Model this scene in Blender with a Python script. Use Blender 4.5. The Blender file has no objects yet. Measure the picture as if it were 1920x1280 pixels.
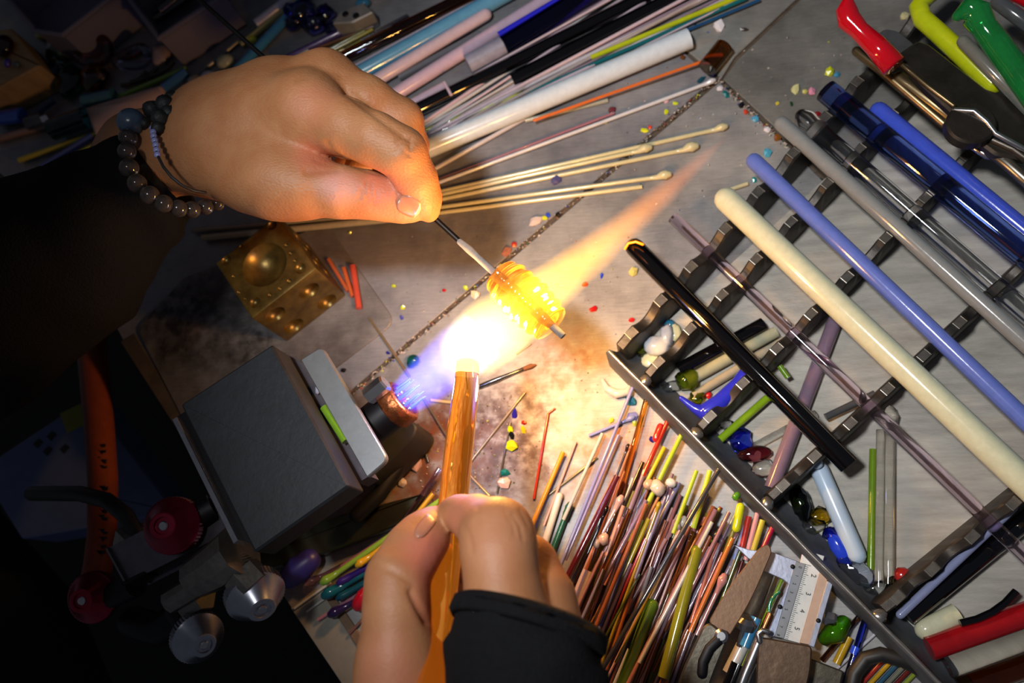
import bpy, bmesh, math, random
import numpy as np
from mathutils import Vector, Matrix
random.seed(7)
SC = bpy.context.scene
COL = SC.collection
# ------------------------------------------------------------------ camera
FPX = 1493.0                       # focal length in pixels of the 1920 px wide frame
CX, CY = 960.0, 640.0
NAD = (1292.0, 1139.0)             # where the plumb line under the camera meets the picture
DIST = 0.44                        # metres from lens to bench along the view axis
_nz = -Vector((NAD[0]-CX, -(NAD[1]-CY), -FPX)).normalized()      # world Z in camera axes
_nx = (Vector((1, 0, 0)) - _nz*_nz.x).normalized()
_ny = _nz.cross(_nx)
R3 = Matrix((_nx, _ny, _nz))       # camera -> world
CAMLOC = -(R3 @ Vector((0, 0, -1))) * DIST
cam_d = bpy.data.cameras.new('camera'); cam = bpy.data.objects.new('camera', cam_d); COL.objects.link(cam)
cam.matrix_world = Matrix.Translation(CAMLOC) @ R3.to_4x4()
cam_d.sensor_width = 36.0; cam_d.lens = 36.0*FPX/1920.0
cam_d.clip_start = 0.01; cam_d.clip_end = 20
cam_d.dof.use_dof = True; cam_d.dof.focus_distance = 0.345; cam_d.dof.aperture_fstop = 9.0
SC.camera = cam
def ray(x, y):
    return R3 @ Vector((x-CX, -(y-CY), -FPX))/FPX
def P(x, y, z=0.0):
    """world point seen at pixel (x, y) at height z in millimetres above the bench"""
    d = ray(x, y); t = (z*0.001 - CAMLOC.z)/d.z
    return CAMLOC + d*t
def S(x, y, z=0.0):
    """metres per pixel there"""
    d = ray(x, y); return (z*0.001 - CAMLOC.z)/d.z/FPX
def PX(v):
    c = R3.transposed() @ (v-CAMLOC)
    return (CX - c.x/c.z*FPX, CY + c.y/c.z*FPX)
# ------------------------------------------------------------------ world, lamps, exposure
W = bpy.data.worlds.new('world'); SC.world = W; W.use_nodes = True
W.node_tree.nodes['Background'].inputs[0].default_value = (0.55, 0.60, 0.75, 1)
W.node_tree.nodes['Background'].inputs[1].default_value = 0.08
def spot(name, loc, target, power, size_deg, blend, radius, color):
    d = bpy.data.lights.new(name, 'SPOT'); o = bpy.data.objects.new(name, d); COL.objects.link(o)
    o.location = loc; d.energy = power; d.spot_size = math.radians(size_deg); d.spot_blend = blend
    d.shadow_soft_size = radius; d.color = color
    o.rotation_euler = (Vector(target)-Vector(loc)).to_track_quat('-Z', 'Y').to_euler()
    return o
_b = P(780, 900, 0)
LAMP = spot('bench_lamp', (_b.x, _b.y, 0.62), P(1410, 440, 20), 15.5, 63, 1.0, 0.03, (0.98, 0.99, 1.0))
def point(name, loc, power, radius, color):
    d = bpy.data.lights.new(name, 'POINT'); o = bpy.data.objects.new(name, d); COL.objects.link(o)
    o.location = loc; d.energy = power; d.shadow_soft_size = radius; d.color = color
    return o
SC.view_settings.view_transform = 'Standard'; SC.view_settings.look = 'None'
SC.view_settings.exposure = 0.0; SC.view_settings.gamma = 1.0; SC.view_settings.use_curve_mapping = False
# ------------------------------------------------------------------ materials
MATS = {}
def srgb(c):
    if isinstance(c, str):
        c = c.lstrip('#'); c = [int(c[i:i+2], 16)/255 for i in (0, 2, 4)]
    return tuple((v/12.92 if v <= 0.04045 else ((v+0.055)/1.055)**2.4) for v in c)
def mat(name, color, rough=0.4, metal=0.0, trans=0.0, ior=1.5, coat=0.0, emit=None, es=0.0, noise=None,
        bump=None, sss=0.0, spec=0.5, stretch=(1, 1, 1), color2=None, rough2=None):
    """noise=(scale, amount): colour varied by object-space noise; bump=(scale, strength)"""
    if name in MATS: return MATS[name]
    m = bpy.data.materials.new(name); m.use_nodes = True; nt = m.node_tree
    b = nt.nodes['Principled BSDF']; c = srgb(color)
    b.inputs['Base Color'].default_value = (*c, 1)
    b.inputs['Roughness'].default_value = rough; b.inputs['Metallic'].default_value = metal
    b.inputs['Transmission Weight'].default_value = trans; b.inputs['IOR'].default_value = ior
    b.inputs['Coat Weight'].default_value = coat; b.inputs['Specular IOR Level'].default_value = spec
    if sss:
        b.inputs['Subsurface Weight'].default_value = sss
        b.inputs['Subsurface Radius'].default_value = (0.004, 0.0016, 0.0008); b.inputs['Subsurface Scale'].default_value = 0.6
    if emit is not None:
        b.inputs['Emission Color'].default_value = (*srgb(emit), 1); b.inputs['Emission Strength'].default_value = es
    if noise or bump:
        tc = nt.nodes.new('ShaderNodeTexCoord'); mp = nt.nodes.new('ShaderNodeMapping')
        mp.inputs['Scale'].default_value = stretch
        nt.links.new(tc.outputs['Object'], mp.inputs['Vector'])
    if noise:
        n = nt.nodes.new('ShaderNodeTexNoise'); n.inputs['Scale'].default_value = noise[0]; n.inputs['Detail'].default_value = 6
        n.inputs['Roughness'].default_value = 0.65
        nt.links.new(mp.outputs[0], n.inputs['Vector'])
        r = nt.nodes.new('ShaderNodeValToRGB'); r.color_ramp.elements[0].position = 0.32; r.color_ramp.elements[1].position = 0.7
        c2 = srgb(color2) if color2 else tuple(v*(1-noise[1]) for v in c)
        r.color_ramp.elements[0].color = (*c2, 1); r.color_ramp.elements[1].color = (*c, 1)
        nt.links.new(n.outputs['Fac'], r.inputs[0]); nt.links.new(r.outputs[0], b.inputs['Base Color'])
        if rough2 is not None:
            mr = nt.nodes.new('ShaderNodeMapRange'); mr.inputs['To Min'].default_value = rough; mr.inputs['To Max'].default_value = rough2
            nt.links.new(n.outputs['Fac'], mr.inputs['Value']); nt.links.new(mr.outputs[0], b.inputs['Roughness'])
    if bump:
        n2 = nt.nodes.new('ShaderNodeTexNoise'); n2.inputs['Scale'].default_value = bump[0]; n2.inputs['Detail'].default_value = 4
        nt.links.new(mp.outputs[0], n2.inputs['Vector'])
        bp = nt.nodes.new('ShaderNodeBump'); bp.inputs['Strength'].default_value = bump[1]; bp.inputs['Distance'].default_value = 0.0006
        nt.links.new(n2.outputs['Fac'], bp.inputs['Height']); nt.links.new(bp.outputs[0], b.inputs['Normal'])
    MATS[name] = m
    return m
def opaque(hexc):                       # opaque soft glass, glossy
    h = hexc.strip('#'); c = '#%02x%02x%02x' % tuple(int(int(h[i:i+2], 16)*0.92) for i in (0, 2, 4))
    return mat('opaque_glass_'+h, c, rough=0.16, coat=0.35, noise=(260, 0.14), bump=(500, 0.05))
def clear(hexc, rough=0.03):            # transparent glass
    return mat('clear_glass_'+hexc.strip('#'), hexc, rough=rough, trans=1.0, ior=1.5)
def semi(hexc):                         # streaky half-transparent glass
    return mat('semi_glass_'+hexc.strip('#'), hexc, rough=0.10, trans=0.55, ior=1.5, noise=(180, 0.3))
# ------------------------------------------------------------------ object helpers
def worldloc(o):
    v = Vector(o.location)
    while o.parent: o = o.parent; v = v + o.location
    return v
def tag(o, label=None, cat=None, group=None, kind=None):
    if label: o['label'] = label
    if cat: o['category'] = cat
    if group: o['group'] = group
    if kind: o['kind'] = kind
    return o
def empty(name, loc, label=None, cat=None, group=None, kind=None):
    o = bpy.data.objects.new(name, None); COL.objects.link(o); o.location = loc
    o.empty_display_size = 0.01
    return tag(o, label, cat, group, kind)
def obj(name, vf, m, parent=None, label=None, cat=None, group=None, kind=None, smooth=True, auto=None):
    """one mesh object from world-space (verts, faces); origin at its base, or at its parent's origin"""
    vs, fs = vf
    V = np.array([tuple(v) for v in vs], dtype=float)
    if parent is not None: org = np.array(worldloc(parent))
    else: org = np.array([(V[:, 0].min()+V[:, 0].max())/2, (V[:, 1].min()+V[:, 1].max())/2, V[:, 2].min()])
    me = bpy.data.meshes.new(name); me.from_pydata((V-org).tolist(), [], fs); me.update()
    if smooth:
        me.polygons.foreach_set('use_smooth', [True]*len(me.polygons))
        if auto is not None: me.set_sharp_from_angle(angle=math.radians(auto))
    me.materials.append(m)
    o = bpy.data.objects.new(name, me); COL.objects.link(o)
    if parent is not None: o.parent = parent
    else: o.location = org
    return tag(o, label, cat, group, kind)
def join(*parts):
    V, F = [], []
    for vs, fs in parts:
        k = len(V); V += [tuple(v) for v in vs]; F += [[i+k for i in f] for f in fs]
    return V, F
def frames(pts):
    pts = [Vector(p) for p in pts]; n = len(pts); T = []
    for i in range(n):
        a = pts[max(i-1, 0)]; b = pts[min(i+1, n-1)]; d = b-a
        T.append(d.normalized() if d.length > 1e-9 else (T[-1] if T else Vector((0, 0, 1))))
    up = Vector((0, 0, 1)) if abs(T[0].z) < 0.9 else Vector((1, 0, 0))
    N = []; nrm = (up - T[0]*up.dot(T[0])).normalized()
    for t in T:
        nrm = (nrm - t*nrm.dot(t)).normalized(); N.append((nrm.copy(), t.cross(nrm)))
    return pts, T, N
def tube(pts, radii, seg=14, cap0='round', cap1='round', flat=1.0, wob=0.0):
    """swept tube; flat squeezes it along the frame's up axis"""
    pts, T, N = frames(pts)
    if isinstance(radii, (int, float)): radii = [radii]*len(pts)
    rings = []
    def rcap(i, sgn):
        out = []
        for a in (80, 55, 28):
            a = math.radians(a); out.append((pts[i] + T[i]*(sgn*radii[i]*math.sin(a)), radii[i]*math.cos(a), i))
        return out
    if cap0 == 'round': rings += rcap(0, -1)
    for i in range(len(pts)): rings.append((pts[i], radii[i], i))
    if cap1 == 'round': rings += rcap(len(pts)-1, 1)[::-1]
    V, F = [], []
    for c, r, i in rings:
        a, b = N[i]
        for k in range(seg):
            th = 2*math.pi*k/seg; rr = r*(1+wob*random.uniform(-1, 1))
            V.append(c + a*(math.cos(th)*rr*flat) + b*(math.sin(th)*rr))
    for j in range(len(rings)-1):
        for k in range(seg):
            k2 = (k+1) % seg
            F.append([j*seg+k, j*seg+k2, (j+1)*seg+k2, (j+1)*seg+k])
    F.append([k for k in range(seg)][::-1]); F.append([(len(rings)-1)*seg+k for k in range(seg)])
    return V, F
def lathe(profile, origin, axis, seg=32, spin=None):
    """profile: list of (r, h) along axis; spin(k, r, h) may change r"""
    axis = Vector(axis).normalized(); up = Vector((0, 0, 1)) if abs(axis.z) < 0.9 else Vector((1, 0, 0))
    a = (up-axis*up.dot(axis)).normalized(); b = axis.cross(a); o = Vector(origin)
    V, F = [], []
    for (r, h) in profile:
        for k in range(seg):
            th = 2*math.pi*k/seg; rr = spin(k, r, h) if spin else r
            V.append(o + axis*h + a*(math.cos(th)*rr) + b*(math.sin(th)*rr))
    for j in range(len(profile)-1):
        for k in range(seg):
            k2 = (k+1) % seg; F.append([j*seg+k, j*seg+k2, (j+1)*seg+k2, (j+1)*seg+k])
    F.append([k for k in range(seg)][::-1]); F.append([(len(profile)-1)*seg+k for k in range(seg)])
    return V, F
def prism(poly, z0, z1, bev=0.0):
    """vertical prism over a world xy polygon (metres), small bevel on the top rim"""
    n = len(poly); A = sum(poly[i][0]*poly[(i+1) % n][1]-poly[(i+1) % n][0]*poly[i][1] for i in range(n))
    if A < 0: poly = poly[::-1]
    lv = [(z0, 0.0), (z1-bev, 0.0)] + ([(z1, bev)] if bev > 0 else [])
    cx = sum(p[0] for p in poly)/n; cy = sum(p[1] for p in poly)/n
    V, F = [], []
    for z, inset in lv:
        for i, p in enumerate(poly):
            if inset:
                a = Vector((poly[i-1][0]-p[0], poly[i-1][1]-p[1])); b = Vector((poly[(i+1) % n][0]-p[0], poly[(i+1) % n][1]-p[1]))
                na = Vector((a.y, -a.x)).normalized() if a.length else Vector((0, 0)); nb = Vector((-b.y, b.x)).normalized() if b.length else Vector((0, 0))
                d = na+nb; d = d/max(d.length_squared/2, 0.5)
                V.append((p[0]+d.x*inset, p[1]+d.y*inset, z))
            else: V.append((p[0], p[1], z))
    for j in range(len(lv)-1):
        for i in range(n):
            i2 = (i+1) % n; F.append([j*n+i, j*n+i2, (j+1)*n+i2, (j+1)*n+i])
    F.append(list(range(n))[::-1]); F.append([(len(lv)-1)*n+i for i in range(n)])
    return V, F
def rounded(poly, rad, steps=5):
    """round the corners of a polygon of 2-vectors"""
    out = []; n = len(poly)
    for i in range(n):
        p = Vector(poly[i][:2]); a = Vector(poly[i-1][:2])-p; b = Vector(poly[(i+1) % n][:2])-p
        r = rad[i] if isinstance(rad, (list, tuple)) else rad
        r = min(r, a.length*0.48, b.length*0.48)
        if r <= 1e-6: out.append(p); continue
        p0 = p+a.normalized()*r; p1 = p+b.normalized()*r
        for s in range(steps+1):
            t = s/steps; out.append(p0*(1-t)**2 + p*2*t*(1-t) + p1*t*t)
    return out
def ppoly(pts, z):
    return [P(x, y, z).to_2d() for x, y in pts]
def slab(pts, ztop, thick, rad=0.0, bev=0.0):
    """plate whose top outline is seen at pixels pts at height ztop (mm), thickness in mm"""
    poly = ppoly(pts, ztop)
    if rad: poly = rounded(poly, rad if isinstance(rad, (list, tuple)) else rad)
    return prism(poly, (ztop-thick)*0.001, ztop*0.001, bev)
def box(c, ax, ay, az, bev=0.0):
    """box with half-axis vectors, chamfered through bmesh"""
    bm = bmesh.new(); bmesh.ops.create_cube(bm, size=2)
    if bev:
        M = Matrix((ax, ay, az)).transposed()
        for v in bm.verts: v.co = M @ v.co
        bmesh.ops.bevel(bm, geom=bm.edges[:], offset=bev, segments=2, affect='EDGES', profile=0.6)
        V = [Vector(c)+v.co for v in bm.verts]
    else:
        V = [Vector(c)+Vector(ax)*v.co.x+Vector(ay)*v.co.y+Vector(az)*v.co.z for v in bm.verts]
    bm.verts.index_update(); F = [[v.index for v in f.verts] for f in bm.faces]; bm.free()
    return V, F
def blob(c, rx, ry, rz, seed=0, jit=0.25, sub=1, rot=None):
    """irregular lump"""
    rnd = random.Random(seed); bm = bmesh.new(); bmesh.ops.create_icosphere(bm, subdivisions=sub, radius=1)
    M = rot if rot is not None else Matrix.Rotation(rnd.uniform(0, 6.28), 3, 'Z')
    V = []
    for v in bm.verts:
        q = v.co*(1+rnd.uniform(-jit, jit)); V.append(Vector(c) + M @ Vector((q.x*rx, q.y*ry, q.z*rz)))
    bm.verts.index_update(); F = [[v.index for v in f.verts] for f in bm.faces]; bm.free()
    return V, F
def sphere(c, r, sub=2, sc=(1, 1, 1)):
    return blob(c, r*sc[0], r*sc[1], r*sc[2], 0, 0.0, sub, Matrix.Identity(3))
def rodgeo(x1, y1, x2, y2, w, z1=0.0, z2=None, bulb0=0, bulb1=0, caps=('flat', 'flat'), seg=12, bend=0.0, taper=1.0):
    """glass rod between two pixels; z = height of its underside (mm), w = thickness in px at its middle"""
    if z2 is None: z2 = z1
    xm, ym = (x1+x2)/2, (y1+y2)/2; r = w/2*S(xm, ym, (z1+z2)/2); rm = r*1000
    a, b = P(x1, y1, z1+rm), P(x2, y2, z2+rm)
    n = 5 if bend else 2
    pts, rad = [], []
    side = (b-a).cross(Vector((0, 0, 1))).normalized()
    for i in range(n):
        t = i/(n-1); pts.append(a.lerp(b, t)+side*(bend*r*4*t*(1-t))); rad.append(r*(1+(taper-1)*t))
    u = (b-a).normalized()
    def bl(p, d, k):
        rb = k; L = r*5
        return ([p-d*L, p-d*L*0.5, p-d*rb*0.7], [r, r*1.15, rb*0.85]), ([p, p+d*rb*0.55], [rb, rb*0.75])
    if bulb1:
        k = bulb1*r; pts = pts[:-1]; rad = rad[:-1]
        lift = Vector((0, 0, max(0, k-r)))
        pts += [b-u*(k*3.2), b-u*(k*1.7), b-u*(k*0.7)+lift, b+lift, b+u*(k*0.6)+lift]; rad += [r, r*1.25, k*0.86, k, k*0.72]
    if bulb0:
        k = bulb0*r; lift = Vector((0, 0, max(0, k-r)))
        pts = [a-u*(k*0.6)+lift, a+lift, a+u*(k*0.7)+lift, a+u*(k*1.7), a+u*(k*3.2)] + pts[1:]; rad = [k*0.72, k, k*0.86, r*1.25, r] + rad[1:]
    c0 = 'round' if bulb0 else caps[0]; c1 = 'round' if bulb1 else caps[1]
    return tube(pts, rad, seg, c0, c1)
def rod(name, m, label, group, *a, cat='glass rod', **k):
    return obj(name, rodgeo(*a, **k), m, None, label, cat, group, auto=50)
# ------------------------------------------------------------------ floor far below, bench
floor_m = mat('dark_concrete', '#1c1b1a', 0.9, noise=(6, 0.4))
obj('wall_back', box((0, 1.6, 0.4), Vector((1.6, 0, 0)), Vector((0, 0.02, 0)), Vector((0, 0, 1.2))), mat('dark_wall', '#2a2927', 0.9, noise=(5, 0.3)), kind='structure', smooth=False)
obj('floor', box((0, 0, -0.81), Vector((1.6, 0, 0)), Vector((0, 1.6, 0)), Vector((0, 0, 0.01))), floor_m, kind='structure', smooth=False)
def steel_panel_mat(name, base, dark, streak_rot, scorch_and_light=()):
    """brushed bench sheet: smudges, fine scratches, burnt-on stains and tinted-in light or shade at fixed spots"""
    m = bpy.data.materials.new(name); m.use_nodes = True; nt = m.node_tree; L = nt.links; N = nt.nodes
    b = N['Principled BSDF']; b.inputs['Metallic'].default_value = 0.35; b.inputs['Specular IOR Level'].default_value = 0.5
    geo = N.new('ShaderNodeNewGeometry')
    def noise(scale, detail=5, vec=None, rough=0.6):
        n = N.new('ShaderNodeTexNoise'); n.inputs['Scale'].default_value = scale; n.inputs['Detail'].default_value = detail
        n.inputs['Roughness'].default_value = rough; L.new(vec or geo.outputs['Position'], n.inputs['Vector']); return n.outputs['Fac']
    def ramp(fac, p0, p1, c0, c1):
        r = N.new('ShaderNodeValToRGB'); r.color_ramp.elements[0].position = p0; r.color_ramp.elements[1].position = p1
        r.color_ramp.elements[0].color = (*c0, 1); r.color_ramp.elements[1].color = (*c1, 1); L.new(fac, r.inputs[0]); return r.outputs[0]
    def mix(fac, a, c, mode='MIX'):
        x = N.new('ShaderNodeMixRGB'); x.blend_type = mode
        if isinstance(fac, float): x.inputs[0].default_value = fac
        else: L.new(fac, x.inputs[0])
        for s, v in ((1, a), (2, c)):
            if isinstance(v, tuple): x.inputs[s].default_value = (*v, 1)
            else: L.new(v, x.inputs[s])
        return x.outputs[0]
    mp = N.new('ShaderNodeMapping'); mp.inputs['Rotation'].default_value = (0, 0, streak_rot); mp.inputs['Scale'].default_value = (1, 14, 1)
    L.new(geo.outputs['Position'], mp.inputs['Vector'])
    st = noise(90, 6, mp.outputs[0], 0.7)
    sm = noise(16, 8, None, 0.65)
    col = ramp(sm, 0.34, 0.66, srgb(dark), srgb(base))
    col = mix(0.5, col, ramp(st, 0.3, 0.72, (0.35, 0.35, 0.35), (0.75, 0.75, 0.75)), 'OVERLAY')
    sp = noise(900, 2)
    col = mix(ramp(sp, 0.70, 0.76, (0, 0, 0), (0.55, 0.55, 0.55)), col, srgb('#cfc8bd'))      # glass dust specks
    sp2 = noise(650, 2)
    col = mix(ramp(sp2, 0.24, 0.30, (0.6, 0.6, 0.6), (0, 0, 0)), col, srgb('#3a2b22'))        # burnt specks
    for (loc, rad, colr, amt) in scorch_and_light:
        vm = N.new('ShaderNodeVectorMath'); vm.operation = 'DISTANCE'; vm.inputs[1].default_value = loc
        wv = N.new('ShaderNodeVectorMath'); wv.operation = 'MULTIPLY_ADD'
        nn = N.new('ShaderNodeTexNoise'); nn.inputs['Scale'].default_value = 45; nn.inputs['Detail'].default_value = 6
        L.new(geo.outputs['Position'], nn.inputs['Vector']); L.new(nn.outputs['Color'], wv.inputs[0])
        wv.inputs[1].default_value = (rad*1.3,)*3; L.new(geo.outputs['Position'], wv.inputs[2]); L.new(wv.outputs[0], vm.inputs[0])
        off = Vector(loc)+Vector((rad*0.65,)*3); vm.inputs[1].default_value = (off.x, off.y, rad*0.65)
        mr = N.new('ShaderNodeMapRange'); mr.inputs['From Min'].default_value = rad*0.35; mr.inputs['From Max'].default_value = rad
        mr.inputs['To Min'].default_value = amt; mr.inputs['To Max'].default_value = 0.0; L.new(vm.outputs['Value'], mr.inputs['Value'])
        nf = ramp(noise(140, 6), 0.33, 0.62, (0.15, 0.15, 0.15), (1, 1, 1))
        ml = N.new('ShaderNodeMath'); ml.operation = 'MULTIPLY'; L.new(mr.outputs[0], ml.inputs[0]); L.new(nf, ml.inputs[1])
        col = mix(ml.outputs[0], col, srgb(colr))
    L.new(col, b.inputs['Base Color'])
    rr = N.new('ShaderNodeMapRange'); rr.inputs['To Min'].default_value = 0.32; rr.inputs['To Max'].default_value = 0.62
    L.new(sm, rr.inputs['Value']); L.new(rr.outputs[0], b.inputs['Roughness'])
    bp = N.new('ShaderNodeBump'); bp.inputs['Strength'].default_value = 0.12; bp.inputs['Distance'].default_value = 0.0004
    L.new(st, bp.inputs['Height']); L.new(bp.outputs[0], b.inputs['Normal'])
    return m
def sp_(x, y): v = P(x, y, 0); return (v.x, v.y, 0.0)
m_main = steel_panel_mat('bench_steel', '#9b9894', '#6f6d6e', 0.75,
    [(sp_(890, 850), 0.066, '#43200b', 1.0), (sp_(915, 815), 0.042, '#2a1408', 1.0), (sp_(1150, 850), 0.04, '#8a4e1c', 0.8), (sp_(1060, 690), 0.03, '#75492c', 0.75), (sp_(760, 880), 0.05, '#7b4a24', 0.75), (sp_(680, 700), 0.03, '#3c2f2a', 0.6)])  # orange patch toward the tray: flame's warm glow put into the steel colour
m_a = steel_panel_mat('bench_steel_upper', '#918f90', '#65646a', 0.7, [(sp_(560, 420), 0.035, '#2c2a2e', 0.8), (sp_(870, 420), 0.05, '#5f5c66', 0.5)])  # violet-grey patch: the hand's cast shadow tinted into the plate colour
m_c = steel_panel_mat('bench_steel_brushed', '#84827c', '#5d5b57', -0.5)
m_d = steel_panel_mat('bench_steel_pale', '#98958e', '#77746f', 0.8)
m_s = steel_panel_mat('bench_steel_scorched', '#8d8885', '#4a4544', 0.5, [(sp_(350, 600), 0.05, '#1b1918', 0.9), (sp_(600, 700), 0.04, '#4b3a32', 0.6), (sp_(470, 660), 0.03, '#241f1d', 0.85)])
bench = empty('workbench', P(960, 640, 0)+Vector((0, 0, -0.03)), 'steel-topped workbench with plates joined by debris-filled seams', 'workbench')
wood_m = mat('bench_wood', '#57483a', 0.75, noise=(40, 0.5), stretch=(1, 8, 1))
edge_m = mat('bench_edge_strip', '#8b877b', 0.6, 0.2, noise=(60, 0.25))
def line(x1, y1, x2, y2, t): return (x1+(x2-x1)*t, y1+(y2-y1)*t)
# the bench edge runs from the dark corner at left down to the right
EDGE = [(120, 430), (232, 640), (338, 800), (545, 1140), (660, 1300), (760, 1440)]
J = (1342, 152)
L1 = (655, 742)                    # lower end of the seam
big = lambda pts: ppoly(pts, 0)
slack = 2.2                        # half seam width in px
def panel(pts, m, z=0.0, th=2.0, rad=0.0):
    return obj('steel_plate', slab(pts, z, th, rad, 0.0004), m, bench, smooth=False)
panel([(-300, -420), (1640, -420), (1272, 88), (1337, 149), (651, 737), (560, 815), (330, 795), (232, 640), (120, 430), (-300, 60)], m_a)
panel([(1349, 153), (1480, 276), (2300, 1090), (2300, 1700), (930, 1700), (545, 1138), (338, 800), (562, 819), (656, 742)], m_main)
panel([(1382, 112), (1700, -190), (2700, -400), (2700, 1300), (2305, 1080), (1488, 270), (1356, 148)], m_c)
panel([(1378, 106), (1353, 146), (1276, 85), (1646, -420), (1900, -420), (1700, -196)], m_d)
panel([(255, 615), (345, 520), (612, 418), (742, 603), (560, 742), (345, 790)], m_s, z=1.2, th=1.2, rad=[0.006, 0, 0.002, 0.008, 0.002, 0.004])
obj('bench_core', prism(ppoly([(-300, -420), (2700, -420), (2700, 1750), (960, 1750)]+EDGE[::-1][1:]+[(-300, 160)], 0), -0.030, -0.0022), wood_m, bench, smooth=False)
# pale strip along the bench edge and the wooden lipping inside it
obj('edge_strip', slab([(545, 1140), (604, 1096), (800, 1380), (720, 1400)], 0.6, 2.6, 0, 0.0004), edge_m, bench, smooth=False)
obj('edge_lipping', slab([(604, 1112), (618, 1104), (800, 1374), (780, 1384)], 1.2, 2.0, 0, 0.0004), mat('lipping_wood', '#7a5f45', 0.7, noise=(90, 0.4)), bench, smooth=False)
obj('edge_strip', slab([(225, 640), (252, 625), (352, 790), (332, 806)], 0.6, 2.6, 0, 0.0004), mat('edge_dirty', '#5b4f41', 0.7, noise=(60, 0.5)), bench, smooth=False)
# ------------------------------------------------------------------ cast tray with notched dividers
TZ = 24.0
cast = mat('tray_cast_iron', '#524d48', 0.42, 0.75, noise=(70, 0.55), bump=(260, 0.5), rough2=0.6)
castrim = mat('tray_worn_rim', '#b8b4ae', 0.28, 0.85, noise=(120, 0.35), bump=(300, 0.2))
padm = mat('tray_pad_worn', '#968f85', 0.3, 0.85, noise=(300, 0.35))
O = P(1168, 655, TZ); Vd = (P(1668, 1152, TZ)-O); Vd.z = 0; Vd.normalize()
Ud = Vector((-Vd.y, Vd.x, 0));
if (P(1640, 110, TZ)-O).dot(Ud) < 0: Ud = -Ud
def uv(x, y, z=TZ):
    d = P(x, y, z)-O; return d.dot(Ud), d.dot(Vd)
def TP(u, v, z): return Vector((O.x+Ud.x*u+Vd.x*v, O.y+Ud.y*u+Vd.y*v, z*0.001))
tray = empty('rod_tray', TP(0.15, 0.12, 0), 'grey cast metal tray with scalloped dividers holding thick glass rods', 'tray')
UL, VL = 0.245, 0.275             # inner extents
rows = [uv(1300, 500)[1], uv(1354, 555)[1], uv(1457, 655)[1], uv(1526, 856)[1], uv(1747, 1067)[1]]
PADS = [[(1240, 566), (1296, 502), (1359, 430), (1423, 364), (1487, 289)],
        [(1235, 680), (1294, 618), (1354, 555), (1417, 487), (1483, 418), (1550, 346)],
        [(1329, 784), (1392, 719), (1457, 655), (1520, 590), (1588, 521), (1660, 448), (1734, 373), (1810, 294)],
        [(1452, 925), (1526, 856), (1594, 795), (1663, 730)],
        [(1672, 1128), (1747, 1067), (1821, 1006), (1899, 944)]]
floor_tray = mat('tray_floor_steel', '#aca79d', 0.48, 0.25, noise=(26, 0.38), bump=(420, 0.25), stretch=(1, 6, 1), rough2=0.62)
obj('tray_floor', box(TP(UL/2, VL/2, 1.6), Ud*(UL/2+0.001), Vd*(VL/2+0.001), Vector((0, 0, 0.0014))), floor_tray, tray, smooth=False)
def strip(prof_u, v0, v1, base, dirU=True, draft=0.0, skew=0.0):
    """wall along u: prof = [(u, ztop)]; between v0 and v1"""
    V, F = [], []
    for (u, z) in prof_u:
        c = 1.2 if z-base > 4 else 0.3
        for (vv, zz) in ((v0-draft, base), (v0, z-c), (v0+(v1-v0)*0.16, z), (v1-(v1-v0)*0.16, z), (v1, z-c), (v1+draft, base)):
            V.append(TP(u, vv+skew*u, zz))
    n = 6
    for i in range(len(prof_u)-1):
        for k in range(n):
            k2 = (k+1) % n; F.append([i*n+k, (i+1)*n+k, (i+1)*n+k2, i*n+k2])
    F.append(list(range(n))); F.append([(len(prof_u)-1)*n+k for k in range(n)][::-1])
    return V, F
def scallop(us, uend, hi, lo, padw=0.0031):
    """tops at pads us, hollows between"""
    pr = [(0.0, hi-1.0)]
    for u in us:
        pr += [(u-padw, hi), (u+padw, hi)]
    pitch = np.mean(np.diff(us))
    out = [pr[0]]
    for i in range(1, len(pr)):
        a, b = out[-1], pr[i]
        if b[0]-a[0] > padw*2.4:
            for t in (0.08, 0.18, 0.32, 0.5, 0.68, 0.82, 0.92):
                out.append((a[0]+(b[0]-a[0])*t, hi-(hi-lo)*math.sin(math.pi*t)**0.85))
        if b[0] > out[-1][0]+1e-5: out.append(b)
    return out
ROWFIT = []
for ri, pads in enumerate(PADS):
    uvs = [uv(*p) for p in pads]; sk, v = np.polyfit([q[0] for q in uvs], [q[1] for q in uvs], 1); v += 0.0010; us = sorted(q[0] for q in uvs); ROWFIT.append((v, sk))
    us = [u for u in us if u > 0.006]
    pitch = (us[-1]-us[0])/(len(us)-1)
    while us[-1]+pitch < UL: us.append(us[-1]+pitch)
    if us[0] > pitch*0.9: us.insert(0, us[0]-pitch*0.85)
    th = 0.0050 if ri else 0.0060
    pr = scallop(us, UL, TZ+1, TZ-5.5)
    pr = [q for q in pr if q[0] <= UL]
    d = obj('divider' if ri else 'end_wall', strip(pr, v-th*0.7, v+th*0.3, 1.0, draft=0.0012, skew=sk), cast, tray, auto=35)
    for u in us:                                      # worn flat lands on the crests
        if u < UL: obj('worn_land', box(TP(u, v+sk*u-th*0.2, TZ+1.0), Ud*0.0025, Vd*(th*0.33), Vector((0, 0, 0.0005)), 0.0003), padm, d, smooth=False)
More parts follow.
